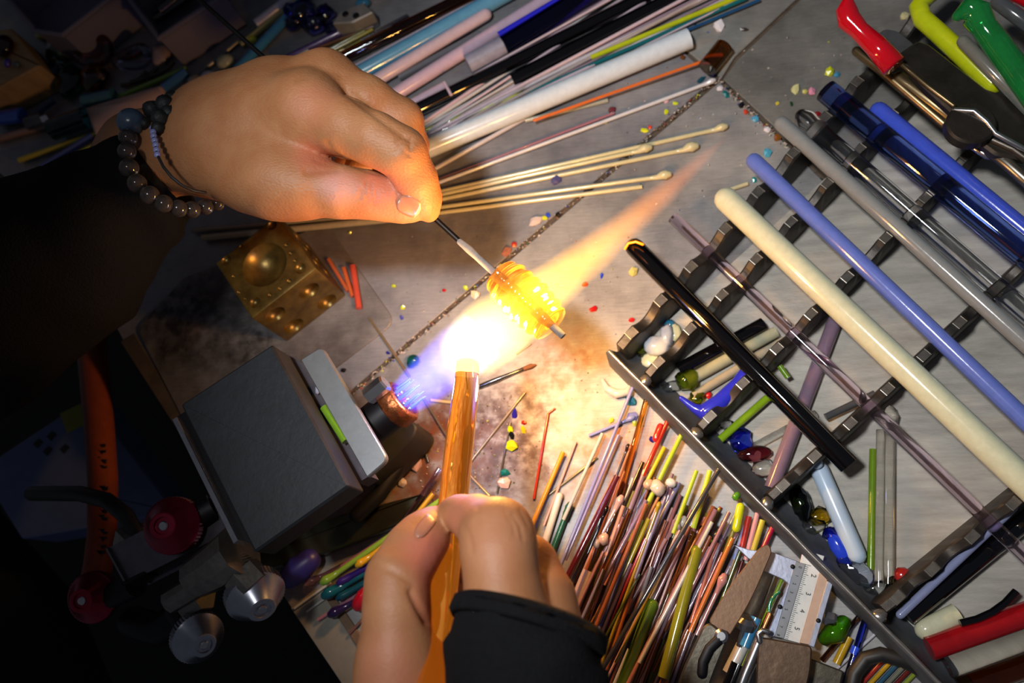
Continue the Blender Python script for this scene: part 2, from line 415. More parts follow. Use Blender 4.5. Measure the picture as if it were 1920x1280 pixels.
# long side wall (towards the stringer pile), a flared thin lip
wall = [(v, TZ+1) for v in np.linspace(rows[0]-0.002, 0.30, 16)]
SLOPE = []
def sidewall():
    V, F = [], []; prof = [(-0.0060, 0.8), (-0.0010, 14), (0.0000, TZ+0.4), (0.0008, TZ+1.2), (0.0020, TZ+1.0), (0.0040, 18), (0.0095, 5), (0.0135, 2.6)]
    prof = [(-0.0075, 0.8), (-0.0072, TZ-0.5), (-0.0064, TZ+0.6), (-0.0050, TZ+0.6), (-0.0046, TZ-1.0), (-0.0012, 12), (0.0030, 5.5), (0.0075, 2.9)]
    SLOPE[:] = prof[4:]
    vs = list(np.linspace(ROWFIT[0][0]-0.004, 0.30, 18)); n = len(prof)
    for v in vs:
        k = random.uniform(-0.0003, 0.0003)
        for (u, z) in prof: V.append(TP(u+k, v, z))
    for i in range(len(vs)-1):
        for k in range(n):
            k2 = (k+1) % n; F.append([i*n+k, (i+1)*n+k, (i+1)*n+k2, i*n+k2])
    F.append(list(range(n))); F.append([(len(vs)-1)*n+k for k in range(n)][::-1])
    return V, F
obj('side_wall', sidewall(), mat('tray_cast_dark', '#64676d', 0.45, 0.6, noise=(70, 0.4), bump=(260, 0.3), rough2=0.62), tray, auto=40)
obj('side_lip', tube([TP(-0.0056+random.uniform(-0.0002, 0.0002), v, TZ+0.5) for v in np.linspace(ROWFIT[0][0]-0.003, 0.30, 24)], 0.0010, 8), castrim, tray)
for ri, pads in enumerate(PADS[1:]):
    v = ROWFIT[ri+1][0]
    obj('weld_bead', blob(TP(-0.0035, v, TZ-1.5), 0.0032, 0.0034, 0.003, ri, 0.2, 2), castrim, tray)
# ------------------------------------------------------------------ hands: smooth-blended signed distance fields, polygonised
def surface_net(D, lo, h):
    nx, ny, nz = D.shape
    ins = D < 0
    c = np.zeros((nx-1, ny-1, nz-1), dtype=np.int8)
    for dx in (0, 1):
        for dy in (0, 1):
            for dz in (0, 1): c += ins[dx:nx-1+dx, dy:ny-1+dy, dz:nz-1+dz]
    act = (c > 0) & (c < 8); idx = -np.ones(act.shape, dtype=np.int64); ids = np.argwhere(act); idx[act] = np.arange(len(ids))
    acc = np.zeros((len(ids), 3)); cnt = np.zeros(len(ids))
    cor = [(0, 0, 0), (1, 0, 0), (0, 1, 0), (1, 1, 0), (0, 0, 1), (1, 0, 1), (0, 1, 1), (1, 1, 1)]
    for a in range(8):
        for b in range(a+1, 8):
            ca, cb = np.array(cor[a]), np.array(cor[b])
            if np.abs(ca-cb).sum() != 1: continue
            da = D[tuple((ids+ca).T)]; db = D[tuple((ids+cb).T)]; m = (da < 0) != (db < 0)
            t = np.where(m, da/(da-db+1e-20), 0); p = ca + t[:, None]*(cb-ca)
            acc[m] += p[m]; cnt[m] += 1
    V = (ids + acc/np.maximum(cnt, 1)[:, None])*h + lo
    F = []
    for ax in range(3):
        o1, o2 = [(1, 2), (2, 0), (0, 1)][ax]
        sl0 = [slice(None)]*3; sl1 = [slice(None)]*3; sl0[ax] = slice(0, -1); sl1[ax] = slice(1, None)
        a = ins[tuple(sl0)]; b = ins[tuple(sl1)]; e = np.argwhere(a != b)
        e = e[(e[:, o1] > 0) & (e[:, o2] > 0) & (e[:, o1] < D.shape[o1]-1) & (e[:, o2] < D.shape[o2]-1)]
        f1 = np.zeros(3, int); f2 = np.zeros(3, int); f1[o1] = 1; f2[o2] = 1
        q = np.stack([idx[tuple((e-f1-f2).T)], idx[tuple((e-f2).T)], idx[tuple(e.T)], idx[tuple((e-f1).T)]], 1)
        flip = ~a[tuple(e.T)]; q[flip] = q[flip][:, ::-1]; F.append(q)
    return V, np.concatenate(F).tolist()
def cone_sdf(X, a, b, ra, rb):
    """capsule between a and b, radius changing linearly"""
    a = np.array(a); b = np.array(b); ab = b-a; L2 = float(ab @ ab) + 1e-12
    t = np.clip(((X-a) @ ab)/L2, 0, 1); d = X - a - t[..., None]*ab
    return np.sqrt((d*d).sum(-1)) - (ra+(rb-ra)*t)
def smin(a, b, k):
    h = np.maximum(k-np.abs(a-b), 0)/k
    return np.minimum(a, b) - h*h*k*0.25
def chain(X, js, k=0.004):
    D = None
    for (p, r), (q, s) in zip(js[:-1], js[1:]):
        d = cone_sdf(X, p, q, r, s); D = d if D is None else smin(D, d, k)
    return D
def J3(x, y, z, rpx):
    """joint seen at a pixel, radius in pixels there"""
    return (P(x, y, z), rpx*S(x, y, z))
def build_hand(palm, fingers, creases, h=0.00095, kp=0.012, kf=0.004):
    allj = [j for c in palm+fingers for j in c]
    lo = np.min([np.array(p)-r-0.006 for p, r in allj], 0); hi = np.max([np.array(p)+r+0.006 for p, r in allj], 0)
    n = np.ceil((hi-lo)/h).astype(int)+1
    g = np.stack(np.meshgrid(*[lo[i]+h*np.arange(n[i]) for i in range(3)], indexing='ij'), -1)
    PA = None
    for c in palm:
        d = chain(g, c, 0.006); PA = d if PA is None else smin(PA, d, kp)
    D = PA
    for f, k in zip(fingers, kf if isinstance(kf, list) else [kf]*len(fingers)):
        D = np.minimum(D, smin(PA, chain(g, f, 0.005), k))
    V, F = surface_net(D, lo, h)
    # relax the mesh a little so the voxels do not show
    e = np.array([(f[i], f[(i+1) % 4]) for f in F for i in range(4)])
    for it in range(4):
        s = np.zeros_like(V); c = np.zeros(len(V)); np.add.at(s, e[:, 0], V[e[:, 1]]); np.add.at(c, e[:, 0], 1)
        V = V*0.5 + 0.5*s/c[:, None]
    # normals, then press in the skin creases
    Fa = np.array(F); fn = np.cross(V[Fa[:, 2]]-V[Fa[:, 0]], V[Fa[:, 3]]-V[Fa[:, 1]]); vn = np.zeros_like(V)
    for i in range(4): np.add.at(vn, Fa[:, i], fn)
    vn /= np.linalg.norm(vn, axis=1)[:, None]+1e-20
    camv = np.array(CAMLOC); vis = ((camv-V)*vn).sum(1) > 0
    cc = np.array(R3.transposed()) @ (V-camv).T
    px = np.stack([CX - cc[0]/cc[2]*FPX, CY + cc[1]/cc[2]*FPX], 1)
    push = np.zeros(len(V))
    for (pts, w, depth, zr) in creases:
        best = np.full(len(V), 1e9)
        for a, b in zip(pts[:-1], pts[1:]):
            a = np.array(a, float); b = np.array(b, float); ab = b-a; t = np.clip(((px-a) @ ab)/(ab @ ab), 0, 1)
            best = np.minimum(best, np.linalg.norm(px-a-t[:, None]*ab, axis=1))
        ok = vis & (V[:, 2] > zr*0.001)
        push += np.where(ok, 1.2*depth*0.001*np.exp(-(best/w)**2), 0)
    V = V - vn*push[:, None]
    return V, F
def skin_mat(name, base, red_spots, bumpk=0.3):
    m = bpy.data.materials.new(name); m.use_nodes = True; nt = m.node_tree; L = nt.links; N = nt.nodes
    b = N['Principled BSDF']; b.inputs['Roughness'].default_value = 0.55; b.inputs['Specular IOR Level'].default_value = 0.42
    b.inputs['Subsurface Weight'].default_value = 0.22; b.inputs['Subsurface Radius'].default_value = (0.0045, 0.0016, 0.0008); b.inputs['Subsurface Scale'].default_value = 0.7
    geo = N.new('ShaderNodeNewGeometry')
    def noise(s, d=5):
        n = N.new('ShaderNodeTexNoise'); n.inputs['Scale'].default_value = s; n.inputs['Detail'].default_value = d; L.new(geo.outputs['Position'], n.inputs['Vector']); return n.outputs['Fac']
    r = N.new('ShaderNodeValToRGB'); c = srgb(base); r.color_ramp.elements[0].position = 0.3; r.color_ramp.elements[1].position = 0.72
    r.color_ramp.elements[0].color = (c[0]*0.86, c[1]*0.74, c[2]*0.66, 1); r.color_ramp.elements[1].color = (*c, 1); L.new(noise(90), r.inputs[0]); col = r.outputs[0]
    for (loc, rad, cl, amt) in red_spots:
        vm = N.new('ShaderNodeVectorMath'); vm.operation = 'DISTANCE'; vm.inputs[1].default_value = loc; L.new(geo.outputs['Position'], vm.inputs[0])
        mr = N.new('ShaderNodeMapRange'); mr.inputs['From Min'].default_value = rad*0.3; mr.inputs['From Max'].default_value = rad; mr.inputs['To Min'].default_value = amt; mr.inputs['To Max'].default_value = 0
        mr.interpolation_type = 'SMOOTHSTEP'
        L.new(vm.outputs['Value'], mr.inputs['Value']); x = N.new('ShaderNodeMixRGB'); L.new(mr.outputs[0], x.inputs[0]); L.new(col, x.inputs[1]); x.inputs[2].default_value = (*srgb(cl), 1); col = x.outputs[0]
    L.new(col, b.inputs['Base Color'])
    mp = N.new('ShaderNodeMapping'); mp.inputs['Scale'].default_value = (1, 1.6, 1); L.new(geo.outputs['Position'], mp.inputs['Vector'])
    vo = N.new('ShaderNodeTexVoronoi'); vo.inputs['Scale'].default_value = 750; L.new(mp.outputs[0], vo.inputs['Vector'])
    ad = N.new('ShaderNodeMath'); ad.operation = 'MULTIPLY_ADD'; L.new(noise(420, 4), ad.inputs[0]); ad.inputs[1].default_value = 0.8; L.new(vo.outputs['Distance'], ad.inputs[2])
    bp = N.new('ShaderNodeBump'); bp.inputs['Strength'].default_value = bumpk; bp.inputs['Distance'].default_value = 0.0005; L.new(ad.outputs[0], bp.inputs['Height']); L.new(bp.outputs[0], b.inputs['Normal'])
    return m
person = empty('person', P(300, 400, 0), 'person in black sleeves holding a steel mandrel and a glowing glass rod over the torch', 'person')
# --- the hand that holds the mandrel (seen from its back, thumb below)
palmL = [
    [J3(232, 328, 98, 62), J3(262, 308, 100, 74), J3(345, 285, 104, 72), J3(430, 255, 108, 76)],        # wrist, thumb side
    [J3(240, 312, 88, 62), J3(268, 288, 90, 74), J3(345, 262, 96, 70), J3(430, 225, 100, 70)],         # wrist, outer side
    [J3(420, 262, 108, 84), J3(500, 225, 116, 80), J3(575, 205, 125, 66)],     # index metacarpal
    [J3(420, 235, 104, 80), J3(520, 185, 108, 72), J3(608, 152, 116, 52)],     # middle metacarpal
    [J3(410, 235, 95, 74), J3(520, 190, 92, 66), J3(600, 170, 92, 48)],        # ring metacarpal
    [J3(410, 260, 88, 66), J3(520, 225, 76, 58), J3(580, 210, 72, 44)],        # little metacarpal
    [J3(400, 300, 106, 66), J3(470, 328, 112, 66), J3(530, 342, 116, 62)],     # thumb base
    [J3(440, 270, 112, 70), J3(520, 275, 114, 52), J3(565, 268, 118, 46)],     # web
]
indexL = [J3(575, 210, 125, 62), J3(650, 240, 128, 52), J3(705, 262, 128, 47), J3(752, 286, 125, 45), J3(780, 335, 114, 36.5), J3(794, 372, 105, 31), J3(804, 397, 98, 20)]
midL = [J3(612, 150, 116, 50), J3(690, 190, 114, 43), J3(752, 226, 106, 38), J3(768, 272, 92, 33), J3(752, 312, 88, 28), J3(716, 334, 92, 24)]
ringL = [J3(600, 175, 92, 44), J3(690, 215, 84, 38), J3(735, 250, 74, 33), J3(720, 300, 70, 28), J3(670, 312, 76, 24)]
litL = [J3(580, 215, 72, 40), J3(660, 250, 62, 32), J3(690, 285, 56, 28), J3(650, 310, 58, 24)]
thumbL = [J3(520, 340, 116, 63), J3(580, 352, 116, 52), J3(640, 360, 114, 46), J3(690, 365, 111, 41.5), J3(735, 374, 107, 38), J3(765, 384, 104, 30), J3(775, 387, 103, 24)]
crL = [([(575, 322), (604, 319), (632, 318)], 7, 0.7, 90), ([(612, 268), (622, 285), (640, 298)], 6, 0.6, 90), ([(590, 300), (606, 306), (630, 312)], 5, 0.3, 90),
       ([(745, 262), (757, 254), (772, 262), (768, 280)], 3.2, 0.55, 100), ([(748, 272), (760, 266), (772, 276)], 2.6, 0.45, 100), ([(740, 285), (752, 278), (766, 292)], 2.8, 0.35, 100),
       ([(762, 288), (776, 296)], 2.5, 0.3, 100), ([(688, 340), (684, 358), (690, 378)], 3, 0.5, 95), ([(697, 338), (694, 360), (699, 384)], 2.6, 0.45, 95), ([(678, 350), (676, 372)], 2.6, 0.35, 95), ([(706, 356), (705, 376)], 2.4, 0.35, 95),
       ([(650, 172), (700, 212), (750, 250), (770, 262)], 7, 0.8, 95), ([(560, 150), (600, 128), (640, 140)], 6, 0.35, 95), ([(640, 300), (690, 322), (730, 330)], 3, 0.3, 110)]
VL_, FL_ = build_hand(palmL, [indexL, midL, ringL, litL, thumbL], crL, kf=[0.010, 0.008, 0.008, 0.008, 0.012])
redL = [(tuple(P(632, 345, 128)), 0.014, '#cf8f80', 0.7), (tuple(P(720, 355, 118)), 0.016, '#c4705a', 0.65), (tuple(P(590, 190, 140)), 0.016, '#c07c5c', 0.5), (tuple(P(770, 300, 118)), 0.016, '#b56a48', 0.5), (tuple(P(590, 300, 125)), 0.014, '#b8604a', 0.55)]
skL = skin_mat('skin_warm', '#ac7850', redL)
handL = obj('hand', (VL_.tolist(), FL_), skL, person, label='left hand pinching the mandrel between thumb and bent index finger')
# --- the hand that holds the glass rod (thumb at left, cuff over its back)
palmR = [
    [J3(985, 1500, 150, 120), J3(975, 1330, 150, 116), J3(955, 1230, 147, 92)],
    [J3(1030, 1480, 142, 110), J3(1030, 1320, 140, 100), J3(1010, 1220, 136, 78)],
    [J3(860, 1520, 130, 100), J3(760, 1400, 134, 76), J3(742, 1280, 138, 64)],
    [J3(760, 1270, 112, 50), J3(850, 1270, 104, 56), J3(950, 1250, 122, 70)],
]
indexR = [J3(958, 1225, 148, 84), J3(945, 1120, 150, 69), J3(936, 1040, 149, 66), J3(932, 1001, 146, 64), J3(893, 974, 138, 42), J3(862, 962, 132, 30), J3(842, 953, 129, 19)]
midR = [J3(1015, 1230, 136, 86), J3(1010, 1130, 134, 66), J3(985, 1065, 130, 58), J3(940, 1045, 116, 45), J3(890, 1050, 106, 38), J3(845, 1056, 100, 32)]
ringR = [J3(1030, 1260, 122, 70), J3(1015, 1170, 116, 56), J3(970, 1120, 106, 46), J3(905, 1110, 98, 40), J3(845, 1112, 92, 34)]
litR = [J3(1020, 1290, 112, 60), J3(1000, 1220, 102, 48), J3(950, 1175, 94, 42), J3(890, 1172, 90, 38), J3(840, 1172, 88, 32)]
thumbR = [J3(748, 1300, 140, 70), J3(744, 1215, 142, 63), J3(744, 1140, 143, 58), J3(745, 1082, 142, 54), J3(775, 1032, 136, 50), J3(800, 1000, 131, 42), J3(815, 978, 128, 27)]
crR = [([(770, 1110), (785, 1140), (800, 1165)], 7, 1.0, 110), ([(700, 1058), (740, 1072), (775, 1095)], 6, 0.4, 120), ([(960, 965), (975, 985), (980, 1010)], 3, 0.35, 120), ([(975, 955), (990, 985)], 3, 0.25, 120),
       ([(945, 955), (962, 985), (966, 1005)], 3, 0.25, 120), ([(870, 985), (880, 1005), (885, 1030)], 5, 0.45, 120), ([(895, 950), (900, 975)], 4, 0.25, 120)]
VR_, FR_ = build_hand(palmR, [indexR, midR, ringR, litR, thumbR], crR, kf=[0.008, 0.008, 0.008, 0.008, 0.012])
redR = [(tuple(P(800, 1050, 140)), 0.015, '#c46f5e', 0.75), (tuple(P(790, 1130, 140)), 0.014, '#b35a48', 0.6), (tuple(P(870, 970, 142)), 0.012, '#c0745a', 0.6), (tuple(P(720, 1260, 155)), 0.016, '#bd7458', 0.5), (tuple(P(930, 1000, 160)), 0.018, '#b87c5c', 0.4)]
skR = skin_mat('skin_cool', '#ac7852', redR, 0.13)
handR = obj('hand', (VR_.tolist(), FR_), skR, person, label='right hand gripping the glowing rod between thumb and index finger')
# --- thumbnails: curved plates lying on the skin
nail_m = mat('nail', '#a9735c', 0.32, coat=0.25, noise=(300, 0.1))
tip_m = mat('nail_edge', '#c4a58c', 0.3)
def nail(hand, V, cpx, upx, L, Wd, lift=0.0006, name='thumbnail'):
    """plate centred at a pixel, long axis along pixel direction upx; follows the mesh below"""
    camv = np.array(CAMLOC); cc = np.array(R3.transposed()) @ (V-camv).T
    px = np.stack([CX - cc[0]/cc[2]*FPX, CY + cc[1]/cc[2]*FPX], 1); depth = -cc[2]
    def hit(x, y):
        d = np.hypot(px[:, 0]-x, px[:, 1]-y); near = d < 7
        if near.sum() < 3: near = d < d.min()+4
        dz = depth[near]; front = dz < dz.min()+0.006
        w = 1/(d[near][front]+0.8)**2
        return (V[near][front]*w[:, None]).sum(0)/w.sum()
    u = np.array(upx, float); u /= np.linalg.norm(u); v = np.array([-u[1], u[0]])
    nu, nv = 9, 9; Vv, Ff = [], []
    for i in range(nu):
        s = -1+2*i/(nu-1)
        for j in range(nv):
            t = -1+2*j/(nv-1); k = math.sqrt(max(0, 1-abs(s)**3.2)) if s < 0 else math.sqrt(max(0, 1-abs(s)**5))
            k = max(k, 0.25)
            x = cpx[0]+u[0]*s*L/2+v[0]*t*k*Wd/2; y = cpx[1]+u[1]*s*L/2+v[1]*t*k*Wd/2
            p = Vector(hit(x, y)); n = (CAMLOC-p).normalized()
            e = max(abs(t), abs(s)*0.9); Vv.append(p+n*(lift*(1.15-e**4)))
    for i in range(nu-1):
        for j in range(nv-1): a = i*nv+j; Ff.append([a, a+1, a+nv+1, a+nv])
    o = obj(name, (Vv, Ff), nail_m, hand)
    o.data.materials.append(tip_m)
    for p in o.data.polygons:
        if p.index//(nv-1) >= nu-2: p.material_index = 1
    md = o.modifiers.new('thick', 'SOLIDIFY'); md.thickness = 0.0007; md.offset = -1
    return o
nail(handL, VL_, (766, 386), (44, 20), 48, 36)
nail(handR, VR_, (797, 986), (33, -40), 52, 26)
# --- sleeves
fab = mat('black_knit', '#0e0e11', 0.92, noise=(500, 0.35), bump=(900, 0.9), spec=0.2)
def sleeve(stations, folds, seg=56, hem=0.0022):
    """stations: (x, y, z, half-width px); open cuff at the first one, turned-in hem"""
    js = [J3(*s) for s in stations]
    pts, T, N = frames([j[0] for j in js]); V, F = [], []
    rings = [(pts[0]+T[0]*0.012, js[0][1]-0.0035, 0, 0), (pts[0], js[0][1]-0.0025, 0, 0), (pts[0]-T[0]*0.0012, js[0][1]-0.0008, 0, 0), (pts[0], js[0][1]+0.0006, 0, 1), (pts[0]+T[0]*0.004, js[0][1]+0.001, 0, 1), (pts[0]+T[0]*0.0055, js[0][1]-0.0002, 0, 1)]
    M = 7
    for i in range(len(js)-1):
        for s in range(1, M+1):
            t = s/M; rings.append((pts[i].lerp(pts[i+1], t), js[i][1]*(1-t)+js[i+1][1]*t, i if t < 0.5 else i+1, 2))
    rnd = random.Random(3); ph = [(rnd.uniform(0, 6.28), rnd.uniform(0, 6.28), rnd.choice([2, 3, 4, 5])) for _ in range(6)]
    for ri, (c, r, i, mode) in enumerate(rings):
        a, b = N[i]
        for k in range(seg):
            th = 2*math.pi*k/seg; f = 0
            if mode:
                f = sum(math.sin(n*th+p+ri*0.35*(1 if q % 2 else -1))*0.5+math.sin(ri*0.8+p2+n*th*0.5)*0.6 for q, (p, p2, n) in enumerate(ph))*folds*(0.35 if mode == 1 else 1.0)
            V.append(c+a*(math.cos(th)*(r*(0.92)+f))+b*(math.sin(th)*(r+f)))
    for j in range(len(rings)-1):
        for k in range(seg):
            k2 = (k+1) % seg; F.append([j*seg+k, j*seg+k2, (j+1)*seg+k2, (j+1)*seg+k])
    return V, F
obj('sleeve', sleeve([(305, 322, 98, 96), (232, 374, 98, 120), (130, 474, 95, 170), (-60, 590, 92, 198), (-330, 700, 90, 240)], 0.0009), fab, person, label='black knitted sleeve of the left arm')
obj('sleeve', sleeve([(994, 1160, 150, 146), (981, 1210, 152, 147), (988, 1320, 156, 150), (1000, 1480, 160, 165)], 0.0006), fab, person, label='black cuff pulled over the back of the right hand')
denim = mat('dark_denim', '#0d0e12', 0.9, noise=(700, 0.5), bump=(900, 0.6))
obj('trousers', tube([P(-420, 860, -90), P(-200, 1040, -100), P(-60, 1230, -110), P(20, 1500, -120)], [0.06, 0.07, 0.075, 0.08], 32), denim, person, label='dark trouser leg below the bench edge')
# --- bracelets
smoky = mat('smoky_quartz', '#6a625f', 0.08, trans=0.75, ior=1.45, noise=(200, 0.4))
br = empty('beaded_bracelet', P(300, 300, 80), 'bracelet of smoky round beads with one large blue-grey bead on the wrist', 'bracelet')
ringpx = [(246, 229, 126, 26), (240, 258, 128, 17), (238, 284, 130, 17), (242, 315, 131, 18), (257, 344, 130, 18), (281, 366, 127, 18), (307, 382, 123, 17), (335, 391, 117, 16.5), (360, 393, 111, 16), (385, 388, 104, 15), (408, 382, 98, 13)]
for i, (x, y, z, r) in enumerate(ringpx):
    p, rr = J3(x, y, z, r)
    mm = mat('blue_grey_stone', '#5b7088', 0.25, trans=0.35, noise=(160, 0.5), bump=(250, 0.4)) if i == 0 else smoky
    obj('bead', sphere(p, rr, 3), mm, br, label='large blue-grey crackled bead' if i == 0 else None)
hema = mat('lava_bead', '#1b1d1d', 0.6, bump=(420, 0.9), noise=(300, 0.4))
for (x, y, z, r) in [(272, 232, 118, 13), (285, 205, 118, 17), (300, 222, 122, 17), (309, 196, 118, 18), (323, 188, 112, 17), (296, 240, 122, 13), (317, 212, 120, 15)]:
    p, rr = J3(x, y, z+6, r); obj('lava_bead', blob(p, rr, rr, rr, x, 0.08, 3), hema, br)
cb = empty('cord_bracelet', P(310, 300, 90), 'thin black cord bracelet with small lilac beads', 'bracelet')
lil = mat('lilac_bead', '#9aa0d8', 0.2, trans=0.3)
cordp = [(286, 240), (288, 255), (292, 272), (295, 290), (306, 312), (322, 332), (342, 348), (362, 357), (385, 361)]
czs = [129, 131, 132, 133, 133, 132, 129, 125, 118]
obj('cord', tube([P(x, y, z) for (x, y), z in zip(cordp, czs)], 0.0007, 8), mat('black_cord', '#101012', 0.6), cb)
for k in range(7):
    t = k/6*3.0; i = min(int(t), 2); f = t-i
    x = cordp[i][0]*(1-f)+cordp[i+1][0]*f; y = cordp[i][1]*(1-f)+cordp[i+1][1]*f; z = czs[i]*(1-f)+czs[i+1]*f
    p, rr = J3(x, y, z, 6.6); obj('bead', sphere(p, rr, 2, (1, 1, 0.8)), lil, cb)
# ------------------------------------------------------------------ mandrel, bead, glowing rod, flame
mand = empty('steel_mandrel', P(800, 395, 96), 'dark thin steel mandrel held in the hand with a pale coated end', 'mandrel')
dk = mat('mandrel_oxide', '#2a2725', 0.45, 0.8, noise=(400, 0.4))
coat_m = mat('bead_release', '#8d8a86', 0.85, noise=(500, 0.2))
mA, mB, mC = P(365, -6, 130), P(868, 458, 92), P(1056, 630, 88)
obj('shaft', tube([P(330, -40, 133), P(515, 126, 116), P(640, 240, 106), P(790, 386, 97), mB], [4.4*S(500, 130, 118), 4.6*S(515, 126, 116), 5*S(700, 300, 100), 5.2*S(790, 386, 97), 5.2*S(868, 458, 92)], 10), dk, mand)
obj('coated_end', tube([P(862, 453, 92.5), P(880, 468, 91.5), P(895, 482, 91), P(935, 518, 90), mC], [6*S(868, 458, 92), 7.6*S(880, 468, 91), 6.6*S(890, 480, 91), 7.4*S(935, 518, 90), 7.2*S(1056, 630, 88)], 12, 'round', 'flat'), coat_m, mand)
hot = mat('hot_amber_glass', '#ffbe70', 0.04, trans=0.85, ior=1.5, emit='#ff9a24', es=0.12, noise=(130, 0.35), color2='#d07c18')
b0, b1 = P(936, 514, 90), P(1036, 611, 88.5); ax = (b1-b0); Lb = ax.length
prof = []; NR = 46
rb = 43*S(985, 565, 89)
for i in range(NR+1):
    t = i/NR; env = (1-abs(2*t-1)**6)**0.35 if 0 < t < 1 else 0.0
    rib = 1+0.06*math.sin(t*math.pi*2*7.5)
    prof.append((max(0.0018, rb*(0.55+0.45*env)*rib*(1.0-0.05*math.cos(t*6.28))) if 0 < t < 1 else 0.0026, Lb*t))
hb = obj('ribbed_glass_bead', lathe(prof, b0, ax, 48, lambda k, r, h: r*(1+0.018*math.sin(2*math.pi*k/48*2+h/Lb*30))), hot, None, 'glowing amber ribbed barrel bead being wound on the mandrel', 'bead')
rt = mat('piped_glow_glass', '#ffc766', 0.03, trans=1.0, ior=1.5, emit='#ff9020', es=0.13, noise=(60, 0.2), stretch=(1, 0.3, 0.3))  # flame light piped through the clear rod, put into colour and emission
rodpts = [(877, 668, 90, 22), (875, 720, 93, 24), (865, 800, 99, 26.5), (856, 880, 106, 27.5), (850, 940, 112, 28), (842, 1000, 118, 28.5), (830, 1100, 128, 29), (818, 1200, 138, 30), (808, 1290, 147, 31), (796, 1400, 158, 32)]
gr = empty('held_glass_rod', P(830, 1050, 120), 'thick transparent rod glowing orange held upright in the right hand', 'glass rod')
js = [J3(*q) for q in rodpts]
obj('rod_body', tube([j[0] for j in js], [j[1] for j in js], 20, 'round', 'flat'), rt, gr)
melt = mat('molten_tip', '#ffe8b8', 0.15, emit='#ffe2a4', es=4.5)
obj('molten_tip', tube([P(879, 652, 88.6), P(877.5, 668, 90), P(876.5, 680, 90.6)], [19*S(877, 655, 89), 23*S(876, 672, 90), 23.4*S(876, 680, 90.6)], 18), melt, gr, label='white-hot molten end of the rod in the flame')
# flame: glowing gas as emissive volumes (no surface)
def flame_mat(name, stops, strength, Lf, radii, bend, power=1.0):
    m = bpy.data.materials.new(name); m.use_nodes = True; nt = m.node_tree; N = nt.nodes; L = nt.links
    for n in list(N):
        if n.type != 'OUTPUT_MATERIAL': N.remove(n)
    out = [n for n in N if n.type == 'OUTPUT_MATERIAL'][0]
    tc = N.new('ShaderNodeTexCoord'); sx = N.new('ShaderNodeSeparateXYZ'); L.new(tc.outputs['Object'], sx.inputs[0])
    def mth(op, a, b=None, c=None):
        x = N.new('ShaderNodeMath'); x.operation = op
        for i, v in enumerate((a, b, c)):
            if v is None: continue
            if isinstance(v, (int, float)): x.inputs[i].default_value = v
            else: L.new(v, x.inputs[i])
        return x.outputs[0]
    t = mth('DIVIDE', sx.outputs['X'], Lf)
    yc = mth('MULTIPLY', mth('MULTIPLY', t, t), bend)
    nz = N.new('ShaderNodeTexNoise'); nz.inputs['Scale'].default_value = 55; nz.inputs['Detail'].default_value = 2; L.new(tc.outputs['Object'], nz.inputs['Vector'])
    dy = mth('SUBTRACT', sx.outputs['Y'], yc); rr = mth('SQRT', mth('ADD', mth('MULTIPLY', dy, dy), mth('MULTIPLY', sx.outputs['Z'], sx.outputs['Z'])))
    fc = N.new('ShaderNodeValToRGB'); fc.color_ramp.interpolation = 'B_SPLINE' if False else 'LINEAR'
    while len(fc.color_ramp.elements) < len(radii): fc.color_ramp.elements.new(0.5)
    for e, (p, r) in zip(fc.color_ramp.elements, radii): e.position = p; e.color = (r, r, r, 1)
    L.new(t, fc.inputs[0])
    R = mth('MULTIPLY', fc.outputs[0], 0.05)
    q = mth('DIVIDE', rr, mth('MAXIMUM', R, 0.0002)); q = mth('ADD', q, mth('MULTIPLY', mth('SUBTRACT', nz.outputs['Fac'], 0.5), 0.35))
    dens = mth('POWER', mth('MAXIMUM', mth('SUBTRACT', 1.0, q), 0.0), power)
    cr = N.new('ShaderNodeValToRGB')
    while len(cr.color_ramp.elements) < len(stops): cr.color_ramp.elements.new(0.5)
    for e, (p, c, k) in zip(cr.color_ramp.elements, stops): e.position = p; e.color = (*srgb(c), 1)
    L.new(t, cr.inputs[0])
    kr = N.new('ShaderNodeValToRGB')
    while len(kr.color_ramp.elements) < len(stops): kr.color_ramp.elements.new(0.5)
    for e, (p, c, k) in zip(kr.color_ramp.elements, stops): e.position = p; e.color = (k, k, k, 1)
    L.new(t, kr.inputs[0])
    em = N.new('ShaderNodeEmission'); L.new(cr.outputs[0], em.inputs[0])
    L.new(mth('MULTIPLY', mth('MULTIPLY', dens, kr.outputs[0]), strength), em.inputs[1])
    L.new(em.outputs[0], out.inputs['Volume'])
    return m
fl = empty('torch_flame', P(765, 745, 60), 'long blue and yellow gas flame blowing from the torch past the bead', 'flame')
